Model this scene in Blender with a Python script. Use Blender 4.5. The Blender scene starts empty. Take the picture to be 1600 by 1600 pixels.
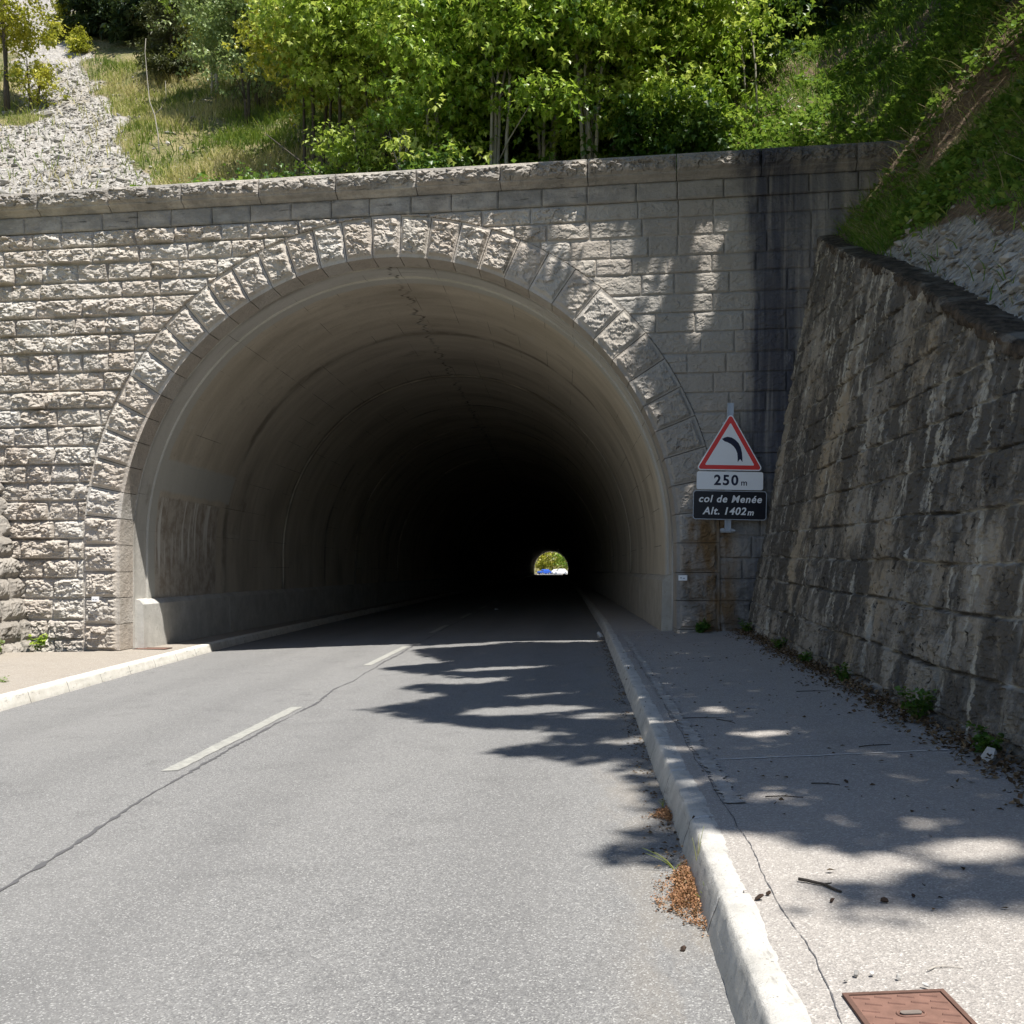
import bpy, math, random
import numpy as np
from math import pi, radians, sin, cos
random.seed(7)
rng = np.random.default_rng(7)
S = bpy.context.scene
COL = S.collection

# ------------------------------------------------------------------ camera, sky, sun, exposure
cam = bpy.data.cameras.new('camera')
cam.sensor_width = 36.0
cam.lens = 36.0
cam.shift_y = 85 / 1600
cam.clip_end = 2000
cam.clip_start = 0.05
co = bpy.data.objects.new('camera', cam)
COL.objects.link(co)
co.location = (0, 0, 1.25)
co.rotation_euler = (radians(90), 0, 0)
S.camera = co

SUN = np.array([-0.60, 0.80, -2.30])          # direction the light travels
SUN_EL = math.atan2(2.30, 1.0)
w = bpy.data.worlds.new('World')
S.world = w
w.use_nodes = True
nt = w.node_tree
sky = nt.nodes.new('ShaderNodeTexSky')
sky.sky_type = 'NISHITA'
sky.sun_disc = False
sky.sun_elevation = SUN_EL
sky.sun_rotation = math.atan2(0.60, -0.80)
sky.altitude = 1400
bg = nt.nodes['Background']
nt.links.new(sky.outputs[0], bg.inputs[0])
bg.inputs[1].default_value = 0.09
sun = bpy.data.lights.new('sun', 'SUN')
sun.energy = 4.6
sun.angle = radians(0.53)
sun.color = (1.0, 0.95, 0.87)
so = bpy.data.objects.new('sun', sun)
COL.objects.link(so)
import mathutils
so.rotation_euler = mathutils.Vector(SUN).to_track_quat('-Z', 'Y').to_euler()
so.location = (20, -25, 60)
S.view_settings.view_transform = 'Standard'
S.view_settings.look = 'None'
S.view_settings.gamma = 1.0
S.view_settings.exposure = 0.85
S.cycles.max_bounces = 8
S.cycles.diffuse_bounces = 6
S.cycles.transmission_bounces = 3
S.cycles.transparent_max_bounces = 4
S.cycles.caustics_reflective = False
S.cycles.caustics_refractive = False
S.cycles.sample_clamp_indirect = 6
S.cycles.use_denoising = True

# ------------------------------------------------------------------ numeric helpers
def hsh(ix, iy, seed=0):
    a = (ix.astype(np.int64) * 374761393 + iy.astype(np.int64) * 668265263 + seed * 1274126177) & 0xffffffff
    a = ((a ^ (a >> 13)) * 1274126177) & 0xffffffff
    a = a ^ (a >> 16)
    return (a & 0xffffff) / float(0x1000000)

def vn(x, y, seed=0):
    x = np.asarray(x, float); y = np.asarray(y, float)
    xi = np.floor(x); yi = np.floor(y)
    fx = x - xi; fy = y - yi
    fx = fx * fx * (3 - 2 * fx); fy = fy * fy * (3 - 2 * fy)
    a = hsh(xi, yi, seed); b = hsh(xi + 1, yi, seed)
    c = hsh(xi, yi + 1, seed); d = hsh(xi + 1, yi + 1, seed)
    return a + (b - a) * fx + (c - a) * fy + (a - b - c + d) * fx * fy

def fbm(x, y, o=4, seed=0):
    t = 0; a = 0.5; s = 0
    for k in range(o):
        t = t + a * vn(x, y, seed + k * 17); s += a
        x = x * 2.03 + 5.1; y = y * 2.03 + 1.7; a *= 0.5
    return t / s

def ridge(x, y, o=3, seed=0):
    t = 0; a = 0.5; s = 0
    for k in range(o):
        t = t + a * (1 - np.abs(2 * vn(x, y, seed + k * 31) - 1)); s += a
        x = x * 2.1 + 3.3; y = y * 2.1 + 8.1; a *= 0.5
    return t / s

def sst(a, b, x):
    t = np.clip((x - a) / (b - a), 0, 1)
    return t * t * (3 - 2 * t)

def nrm(v):
    return v / (np.linalg.norm(v, axis=-1, keepdims=True) + 1e-9)

def pip(px, py, poly):
    inside = np.zeros(px.shape, bool)
    n = len(poly); j = n - 1
    for i in range(n):
        xi, yi = poly[i]; xj, yj = poly[j]
        c = ((yi > py) != (yj > py)) & (px < (xj - xi) * (py - yi) / (yj - yi + 1e-12) + xi)
        inside ^= c
        j = i
    return inside

# ------------------------------------------------------------------ object helpers
def mesh_np(name, V, Q=None, T=None, N=None, attrs=None, smooth=False):
    V = np.asarray(V, np.float32)
    me = bpy.data.meshes.new(name)
    lists = []; 
    nq = 0 if Q is None else len(Q); ntr = 0 if T is None else len(T)
    idx = []; starts = []; pos = 0
    if nq:
        idx.append(np.asarray(Q, np.int32).ravel()); starts.append(np.arange(nq) * 4); pos = nq * 4
    if ntr:
        idx.append(np.asarray(T, np.int32).ravel()); starts.append(pos + np.arange(ntr) * 3); pos += ntr * 3
    for poly in (N or []):
        idx.append(np.asarray(poly, np.int32)); starts.append(np.array([pos])); pos += len(poly)
    idx = np.concatenate(idx).astype(np.int32); starts = np.concatenate(starts).astype(np.int32)
    me.vertices.add(len(V)); me.vertices.foreach_set('co', V.ravel())
    me.loops.add(len(idx)); me.loops.foreach_set('vertex_index', idx)
    me.polygons.add(len(starts)); me.polygons.foreach_set('loop_start', starts)
    me.update(calc_edges=True)
    me.polygons.foreach_set('use_smooth', np.full(len(starts), bool(smooth)))
    for k, a in (attrs or {}).items():
        a = np.asarray(a, np.float32)
        if a.ndim == 1:
            at = me.attributes.new(k, 'FLOAT', 'POINT'); at.data.foreach_set('value', a)
        else:
            at = me.attributes.new(k, 'FLOAT_VECTOR', 'POINT'); at.data.foreach_set('vector', a.ravel())
    me.validate()
    return me

def obj(name, me, mat=None, parent=None, loc=None):
    o = bpy.data.objects.new(name, me)
    COL.objects.link(o)
    if mat and not me.materials: me.materials.append(mat)
    if parent: o.parent = parent
    if loc is not None: o.location = loc
    return o

def tag(o, label=None, cat=None, group=None, kind=None):
    if label: o['label'] = label
    if cat: o['category'] = cat
    if group: o['group'] = group
    if kind: o['kind'] = kind
    return o

def thing(name, label, cat, loc=(0, 0, 0), rz=0.0, group=None):
    o = bpy.data.objects.new(name, None)
    o.empty_display_size = 0.2
    COL.objects.link(o)
    o.location = loc; o.rotation_euler = (0, 0, rz)
    return tag(o, label, cat, group)

def gridq(nr, nc, off=0, mask=None):
    i = np.arange(nr - 1)[:, None] * nc + np.arange(nc - 1)[None, :]
    q = np.stack([i, i + 1, i + nc + 1, i + nc], -1).reshape(-1, 4) + off
    if mask is not None: q = q[mask.ravel()]
    return q

class MB:
    """collects shapes into one mesh"""
    def __init__(s): s.V = []; s.Q = []; s.T = []; s.N = []; s.n = 0; s.tint = []
    def add(s, V, Q=None, T=None, N=None, tint=0.5):
        V = np.asarray(V, float).reshape(-1, 3)
        if Q is not None and len(Q): s.Q.append(np.asarray(Q) + s.n)
        if T is not None and len(T): s.T.append(np.asarray(T) + s.n)
        for p in (N or []): s.N.append([q + s.n for q in p])
        s.V.append(V); s.n += len(V)
        s.tint.append(np.broadcast_to(np.asarray(tint, float), (len(V),)))
    def box(s, a, b, tint=0.5, bev=0.0):
        x0, y0, z0 = a; x1, y1, z1 = b
        if bev <= 0:
            V = [(x0, y0, z0), (x1, y0, z0), (x1, y1, z0), (x0, y1, z0), (x0, y0, z1), (x1, y0, z1), (x1, y1, z1), (x0, y1, z1)]
            s.add(V, Q=[(0, 3, 2, 1), (4, 5, 6, 7), (0, 1, 5, 4), (1, 2, 6, 5), (2, 3, 7, 6), (3, 0, 4, 7)], tint=tint)
        else:
            c = bev
            lo = [(x0 + c, y0), (x1 - c, y0), (x1, y0 + c), (x1, y1 - c), (x1 - c, y1), (x0 + c, y1), (x0, y1 - c), (x0, y0 + c)]
            cx = (x0 + x1) / 2; cy = (y0 + y1) / 2
            sh = lambda p, k: (p[0] + (cx - p[0]) / max(abs(cx - p[0]), 1e-9) * k * (abs(cx - p[0]) > 1e-6), p[1] + (cy - p[1]) / max(abs(cy - p[1]), 1e-9) * k * (abs(cy - p[1]) > 1e-6))
            V = [(*sh(p, c), z0) for p in lo] + [(*p, z0 + c) for p in lo] + [(*p, z1 - c) for p in lo] + [(*sh(p, c), z1) for p in lo]
            Q = [(r * 8 + i, r * 8 + (i + 1) % 8, (r + 1) * 8 + (i + 1) % 8, (r + 1) * 8 + i) for r in range(3) for i in range(8)]
            s.add(V, Q=Q, N=[list(range(7, -1, -1)), list(range(24, 32))], tint=tint)
    def tube(s, P, r, k=6, tint=0.5):
        P = np.asarray(P, float); n = len(P)
        r = np.broadcast_to(np.asarray(r, float), (n,))
        D = np.gradient(P, axis=0); D = nrm(D)
        ref = np.array([0.31, 0.17, 0.93]) if abs(D[0] @ np.array([0, 0, 1.0])) < 0.8 else np.array([1.0, 0.2, 0.1])
        A = nrm(np.cross(D, ref)); B = np.cross(D, A)
        th = np.arange(k) * 2 * pi / k
        V = P[:, None] + r[:, None, None] * (A[:, None] * np.cos(th)[None, :, None] + B[:, None] * np.sin(th)[None, :, None])
        Q = [(i * k + j, i * k + (j + 1) % k, (i + 1) * k + (j + 1) % k, (i + 1) * k + j) for i in range(n - 1) for j in range(k)]
        s.add(V.reshape(-1, 3), Q=Q, N=[list(range(k))[::-1], [(n - 1) * k + j for j in range(k)]], tint=tint)
    def prism(s, poly, y0, y1, tint=0.5):
        """polygon in (x,z) extruded along y"""
        n = len(poly)
        V = [(x, y0, z) for x, z in poly] + [(x, y1, z) for x, z in poly]
        Q = [(i, (i + 1) % n, n + (i + 1) % n, n + i) for i in range(n)]
        s.add(V, Q=Q, N=[list(range(n)), list(range(2 * n - 1, n - 1, -1))], tint=tint)
    def build(s, name, mat, parent=None, loc=None, smooth=None):
        if smooth is None: smooth = name in ('trunk', 'branch', 'branches', 'stem', 'blade', 'stick', 'side_shoot')
        me = mesh_np(name, np.concatenate(s.V), np.concatenate(s.Q) if s.Q else None, np.concatenate(s.T) if s.T else None, s.N,
                     {'tint': np.concatenate(s.tint)}, smooth)
        return obj(name, me, mat, parent, loc)

# ------------------------------------------------------------------ materials
class NT:
    def __init__(s, name):
        s.m = bpy.data.materials.new(name); s.m.use_nodes = True
        s.t = s.m.node_tree; s.b = s.t.nodes['Principled BSDF']; s.out = s.t.nodes['Material Output']
        s.b.inputs['Roughness'].default_value = 0.9
        s.b.inputs['Specular IOR Level'].default_value = 0.25
    def set(s, sock, v):
        if isinstance(v, bpy.types.NodeSocket): s.t.links.new(v, sock)
        else: sock.default_value = v
    def node(s, typ, ins=None, **props):
        n = s.t.nodes.new(typ)
        for k, v in props.items(): setattr(n, k, v)
        for k, v in (ins or {}).items(): s.set(n.inputs[k], v)
        return n
    def obj(s): return s.node('ShaderNodeTexCoord').outputs['Object']
    def attr(s, name, out='Fac'): return s.node('ShaderNodeAttribute', attribute_name=name).outputs[out]
    def map(s, v, scale=(1, 1, 1), loc=(0, 0, 0), rot=(0, 0, 0)):
        return s.node('ShaderNodeMapping', {'Vector': v, 'Scale': scale, 'Location': loc, 'Rotation': rot}).outputs[0]
    def noise(s, v, sc, det=4, rough=0.55, dist=0.0, out=0):
        return s.node('ShaderNodeTexNoise', {'Vector': v, 'Scale': sc, 'Detail': det, 'Roughness': rough, 'Distortion': dist}).outputs[out]
    def voro(s, v, sc, feat='F1', out='Distance'):
        return s.node('ShaderNodeTexVoronoi', {'Vector': v, 'Scale': sc}, feature=feat).outputs[out]
    def mth(s, op, a, b=0.0, c=0.0, clamp=False):
        n = s.node('ShaderNodeMath', operation=op, use_clamp=clamp)
        s.set(n.inputs[0], a); s.set(n.inputs[1], b); s.set(n.inputs[2], c); return n.outputs[0]
    def rng(s, v, a, b, c=0.0, d=1.0, smooth=True):
        n = s.node('ShaderNodeMapRange', {'Value': v, 'From Min': a, 'From Max': b, 'To Min': c, 'To Max': d})
        n.interpolation_type = 'SMOOTHSTEP' if smooth else 'LINEAR'; return n.outputs[0]
    def mix(s, f, a, b, mode='MIX'):
        n = s.node('ShaderNodeMix', data_type='RGBA', blend_type=mode)
        s.set(n.inputs[0], f)
        for i, c in ((6, a), (7, b)):
            if isinstance(c, (tuple, list)): c = (*c, 1.0) if len(c) == 3 else c
            s.set(n.inputs[i], c)
        return n.outputs[2]
    def ramp(s, f, stops):
        n = s.node('ShaderNodeValToRGB'); s.set(n.inputs[0], f)
        e = n.color_ramp.elements
        while len(e) < len(stops): e.new(0.5)
        for i, (p, c) in enumerate(stops): e[i].position = p; e[i].color = (*c, 1) if len(c) == 3 else c
        return n.outputs[0]
    def sep(s, v):
        return s.node('ShaderNodeSeparateXYZ', {0: v}).outputs
    def bump(s, h, strength=0.5, dist=0.02, normal=None):
        ins = {'Height': h, 'Strength': strength, 'Distance': dist}
        if normal is not None: ins['Normal'] = normal
        return s.node('ShaderNodeBump', ins).outputs[0]
    def fin(s, col=None, rough=None, normal=None):
        if col is not None:
            if isinstance(col, tuple) and len(col) == 3: col = (*col, 1)
            s.set(s.b.inputs['Base Color'], col)
        if rough is not None: s.set(s.b.inputs['Roughness'], rough)
        if normal is not None: s.set(s.b.inputs['Normal'], normal)
        return s.m

def m_plain(name, col, rough=0.6, metal=0.0, var=0.15, sc=20):
    n = NT(name); v = n.obj()
    f = n.noise(v, sc, 5)
    c = n.mix(f, tuple(x * (1 - var) for x in col), tuple(min(1, x * (1 + var)) for x in col))
    n.b.inputs['Metallic'].default_value = metal
    return n.fin(c, rough, n.bump(n.noise(v, sc * 6, 3), 0.15, 0.004))

def m_portal(name, dirty=False):
    """rock faced limestone; object axes: x along the wall, z up"""
    n = NT(name); v = n.obj(); x, y, z = n.sep(v)
    big = n.noise(v, 0.9, 4); mid = n.noise(v, 5, 6, 0.65); fine = n.noise(v, 38, 5, 0.7)
    tint = n.attr('tint')
    base = n.ramp(tint, [(0.0, (0.40, 0.38, 0.345)), (0.25, (0.50, 0.465, 0.415)), (0.5, (0.46, 0.415, 0.365)), (0.75, (0.52, 0.50, 0.465)), (1.0, (0.55, 0.52, 0.47))])
    base = n.mix(n.rng(n.noise(n.map(v, (1.2, 1, 0.5)), 1.7, 5, 0.65), 0.52, 0.70, 0, 0.55), base, (0.30, 0.275, 0.24))
    base = n.mix(n.rng(big, 0.35, 0.7), base, n.mix(0.45, base, (0.42, 0.35, 0.29)))
    base = n.mix(n.rng(mid, 0.5, 0.75, 0, 0.35), base, (0.27, 0.26, 0.245))
    base = n.mix(n.rng(fine, 0.52, 0.72, 0, 0.45), base, (0.60, 0.57, 0.52))
    base = n.mix(n.rng(n.noise(n.map(v, (1, 1, 1), (3, 7, 1)), 24, 4, 0.7), 0.58, 0.72, 0, 0.4), base, (0.2, 0.19, 0.18))
    if dirty:
        base = n.mix(n.rng(n.noise(n.map(v, (1, 1, 2)), 2.2, 6, 0.7), 0.38, 0.60, 0.15, 0.75), base, (0.215, 0.205, 0.19))
        base = n.mix(n.rng(n.noise(n.map(v, (0.5, 1, 5)), 3.5, 5, 0.7), 0.60, 0.68, 0, 0.8), base, (0.06, 0.055, 0.05))
    # weathered grey towards the damp right end, blue-black run-off stain, rusty moss streak, darker blotches low at the right end, lime bloom
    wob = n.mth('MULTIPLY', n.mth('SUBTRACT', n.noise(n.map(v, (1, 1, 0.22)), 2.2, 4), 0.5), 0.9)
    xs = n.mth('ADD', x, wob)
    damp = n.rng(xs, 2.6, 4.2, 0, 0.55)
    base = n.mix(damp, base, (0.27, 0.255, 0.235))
    st = n.mth('MULTIPLY', n.rng(xs, 5.3, 5.75), n.rng(n.noise(n.map(v, (2.2, 1, 0.14)), 3.0, 4), 0.35, 0.6, 0.25, 0.9))
    base = n.mix(st, base, (0.12, 0.122, 0.135))
    xf = n.mth('ADD', xs, n.mth('MULTIPLY', n.mth('SUBTRACT', n.noise(n.map(v, (5, 1, 0.35)), 2.4, 5, 0.65), 0.5), 0.5))
    core = n.mth('MULTIPLY', n.mth('MULTIPLY', n.rng(xf, 5.40, 5.8), n.rng(xf, 6.5, 5.95)), n.rng(n.noise(n.map(v, (7, 1, 0.25)), 2.0, 4), 0.3, 0.55, 0.35, 1.0))
    base = n.mix(n.mth('MULTIPLY', core, n.rng(z, 1.6, 3.2, 0, 0.85)), base, (0.052, 0.055, 0.075))
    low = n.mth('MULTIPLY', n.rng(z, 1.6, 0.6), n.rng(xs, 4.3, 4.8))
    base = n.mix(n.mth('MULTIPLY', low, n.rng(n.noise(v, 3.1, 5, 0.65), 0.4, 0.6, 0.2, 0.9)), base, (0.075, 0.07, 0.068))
    rust = n.mth('MULTIPLY', n.mth('MULTIPLY', n.rng(xs, 4.55, 4.8), n.rng(xs, 5.5, 5.2)), n.rng(z, 2.05, 1.85))
    base = n.mix(n.mth('MULTIPLY', rust, n.rng(n.noise(n.map(v, (1.6, 1.6, 0.4)), 3, 4), 0.32, 0.55, 0.2, 0.95)), base, (0.19, 0.115, 0.05))
    lime = n.mth('MULTIPLY', n.rng(n.noise(n.map(v, (1.5, 1, 0.35)), 2.4, 5, 0.65), 0.62, 0.74), n.rng(x, 3.0, 4.0))
    base = n.mix(n.mth('MULTIPLY', lime, 0.5), base, (0.42, 0.42, 0.42))
    h = n.mth('ADD', n.mth('MULTIPLY', mid, 1.2), n.mth('ADD', n.noise(v, 16, 5, 0.65), n.mth('MULTIPLY', fine, 0.45)))
    return n.fin(base, 0.95, n.bump(h, 0.75, 0.03))

def m_retain(name):
    n = NT(name); v = n.obj(); x, y, z = n.sep(v)
    tint = n.attr('tint'); mid = n.noise(v, 3.2, 6, 0.65); fine = n.noise(v, 26, 5, 0.7)
    base = n.mix(tint, (0.25, 0.225, 0.19), (0.36, 0.33, 0.28))
    base = n.mix(n.rng(fine, 0.5, 0.7, 0, 0.5), base, (0.42, 0.39, 0.34))
    tan = n.rng(n.noise(n.map(v, (1, 0.5, 0.5)), 0.8, 4), 0.46, 0.60, 0, 0.8)
    base = n.mix(tan, base, (0.40, 0.33, 0.235))
    alg = n.rng(n.noise(n.map(v, (1, 1, 0.6)), 1.1, 7, 0.74), 0.405, 0.545, 0, 0.88)
    base = n.mix(alg, base, (0.075, 0.07, 0.064))
    spots = n.mth('MULTIPLY', n.rng(n.noise(v, 15, 5, 0.6, 0.8), 0.600, 0.640), n.rng(n.noise(v, 2.3, 4), 0.42, 0.56))
    base = n.mix(n.mth('MULTIPLY', spots, 0.9), base, (0.028, 0.025, 0.022))
    lime = n.rng(n.noise(n.map(v, (4.2, 4.2, 0.30), (2, 3.3, 0)), 1.15, 6, 0.66), 0.565, 0.64)
    lime = n.mth('MULTIPLY', lime, n.rng(n.noise(v, 7, 5, 0.7), 0.38, 0.56, 0.25, 1.0))
    base = n.mix(n.mth('MULTIPLY', lime, 0.85), base, (0.52, 0.495, 0.43))
    joint = n.attr('joint')
    base = n.mix(n.mth('MULTIPLY', joint, n.rng(n.noise(v, 1.1, 4), 0.56, 0.44, 0.0, 0.85)), base, (0.045, 0.04, 0.035))
    base = n.mix(n.mth('MULTIPLY', joint, n.rng(n.noise(v, 1.7, 4), 0.50, 0.6, 0, 0.75)), base, (0.50, 0.48, 0.43))
    h = n.mth('ADD', n.mth('MULTIPLY', mid, 1.5), n.mth('ADD', n.noise(v, 11, 6, 0.7), n.mth('MULTIPLY', fine, 0.4)))
    h = n.mth('SUBTRACT', h, n.mth('MULTIPLY', spots, 0.9))
    return n.fin(base, 0.95, n.bump(h, 0.8, 0.045))

def m_wing(name):
    n = NT(name); v = n.obj()
    tint = n.attr('tint'); mid = n.noise(v, 4, 6, 0.7); fine = n.noise(v, 30, 5, 0.7)
    base = n.mix(tint, (0.24, 0.22, 0.195), (0.36, 0.335, 0.30))
    base = n.mix(n.rng(fine, 0.5, 0.7, 0, 0.5), base, (0.45, 0.43, 0.40))
    base = n.mix(n.rng(mid, 0.5, 0.64, 0, 0.75), base, (0.10, 0.097, 0.09))
    h = n.mth('ADD', mid, n.mth('ADD', n.noise(v, 14, 5, 0.65), n.mth('MULTIPLY', fine, 0.4)))
    return n.fin(base, 0.95, n.bump(h, 0.75, 0.03))

def m_asphalt(name, lo, hi, warm, sc=95, pale=None, tracks=False):
    n = NT(name); v = n.obj()
    cells = n.sep(n.voro(v, sc, out='Color'))[0]
    cells2 = n.sep(n.voro(v, sc * 0.45, out='Color'))[1]
    fine = n.noise(v, sc * 0.8, 4, 0.7)
    big = n.noise(n.map(v, (1, 0.35, 1)), 0.55, 5, 0.6); mid = n.noise(v, 2.6, 5, 0.6)
    f = n.mth('ADD', n.mth('MULTIPLY', cells, 0.5), n.mth('ADD', n.mth('MULTIPLY', cells2, 0.2), n.mth('MULTIPLY', fine, 0.45)))
    c = n.mix(n.rng(f, 0.25, 0.95, smooth=False), lo, hi)
    c = n.mix(n.rng(big, 0.35, 0.7, 0, 0.4), c, warm)
    c = n.mix(n.rng(mid, 0.5, 0.75, 0, 0.22), c, tuple(a * 0.62 for a in lo))
    if pale is not None and tracks:
        ox, oy, oz = n.sep(v)
        lat = n.mth('ADD', n.mth('SUBTRACT', ox, n.mth('MULTIPLY', oy, 0.062)), n.mth('MULTIPLY', n.mth('SUBTRACT', n.noise(n.map(v, (0.2, 0.25, 0)), 1.0, 3), 0.5), 0.5))
        for t0 in (-1.75, -0.35, -3.55, -4.9):
            k_ = n.rng(n.mth('ABSOLUTE', n.mth('SUBTRACT', lat, t0)), 0.42, 0.05, 0, 0.20)
            c = n.mix(k_, c, tuple(a * 0.72 + b * 0.1 for a, b in zip(lo, hi)))
        dust = n.mth('MULTIPLY', n.rng(lat, 0.02, 0.42), n.rng(n.noise(n.map(v, (2, 0.6, 1)), 2.2, 5, 0.65), 0.40, 0.62, 0, 0.4))
        c = n.mix(dust, c, (0.27, 0.235, 0.19))
        oil = n.rng(n.noise(n.map(v, (1.0, 0.7, 1)), 1.7, 5, 0.6), 0.64, 0.74, 0, 0.35)
        c = n.mix(oil, c, (0.085, 0.085, 0.085))
        crk = n.rng(n.node('ShaderNodeTexVoronoi', {'Vector': n.node('ShaderNodeVectorMath', {0: n.map(v, (0.45, 0.28, 0)), 1: n.node('ShaderNodeTexNoise', {'Vector': v, 'Scale': 1.6, 'Detail': 5}).outputs['Color']}, operation='ADD').outputs[0], 'Scale': 1.0}, feature='DISTANCE_TO_EDGE').outputs['Distance'], 0.006, 0.001)
        c = n.mix(n.mth('MULTIPLY', crk, n.rng(n.noise(v, 0.5, 3), 0.56, 0.66, 0, 0.5)), c, (0.06, 0.06, 0.062))
    if pale is not None:
        c = n.mix(n.rng(cells, 0.90, 0.94, 0, 0.7), c, pale)
    h = n.mth('ADD', n.mth('MULTIPLY', n.voro(v, sc), 0.8), n.mth('MULTIPLY', fine, 0.8))
    return n.fin(c, 0.85, n.bump(h, 0.55, 0.006))

def m_concrete(name, a, b, dirt, sc=1.0, chips=0.0, joints=False):
    n = NT(name); v = n.obj()
    mid = n.noise(v, 3.0 * sc, 6, 0.65); fine = n.noise(v, 60 * sc, 4, 0.7); big = n.noise(v, 0.7 * sc, 4)
    c = n.mix(n.rng(mid, 0.3, 0.7), a, b)
    c = n.mix(n.rng(big, 0.5, 0.75, 0, 0.5), c, dirt)
    c = n.mix(n.rng(n.noise(v, 9 * sc, 6, 0.75), 0.55, 0.68, 0, 0.6), c, dirt)
    if chips: c = n.mix(n.rng(n.noise(v, 26 * sc, 5, 0.75), 0.60, 0.68, 0, chips), c, tuple(x * 0.5 for x in dirt))
    c = n.mix(n.rng(fine, 0.55, 0.75, 0, 0.3), c, tuple(x * 0.6 for x in a))
    if joints:
        jx, jy, jz = n.sep(v)
        fr = n.mth('ABSOLUTE', n.mth('SUBTRACT', n.mth('FRACT', n.mth('SUBTRACT', n.mth('ADD', jy, n.mth('MULTIPLY', n.noise(v, 12, 3), 0.02)), 0.41)), 0.5))
        c = n.mix(n.rng(fr, 0.490, 0.497, 0, 0.85), c, (0.09, 0.085, 0.08))
        c = n.mix(n.rng(n.noise(n.map(v, (6, 1.1, 6)), 3.2, 5, 0.7), 0.58, 0.68, 0, 0.5), c, (0.16, 0.155, 0.15))
    return n.fin(c, 0.9, n.bump(n.mth('ADD', n.noise(v, 18 * sc, 5, 0.7), n.mth('MULTIPLY', fine, 0.5)), 0.5, 0.012))

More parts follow.
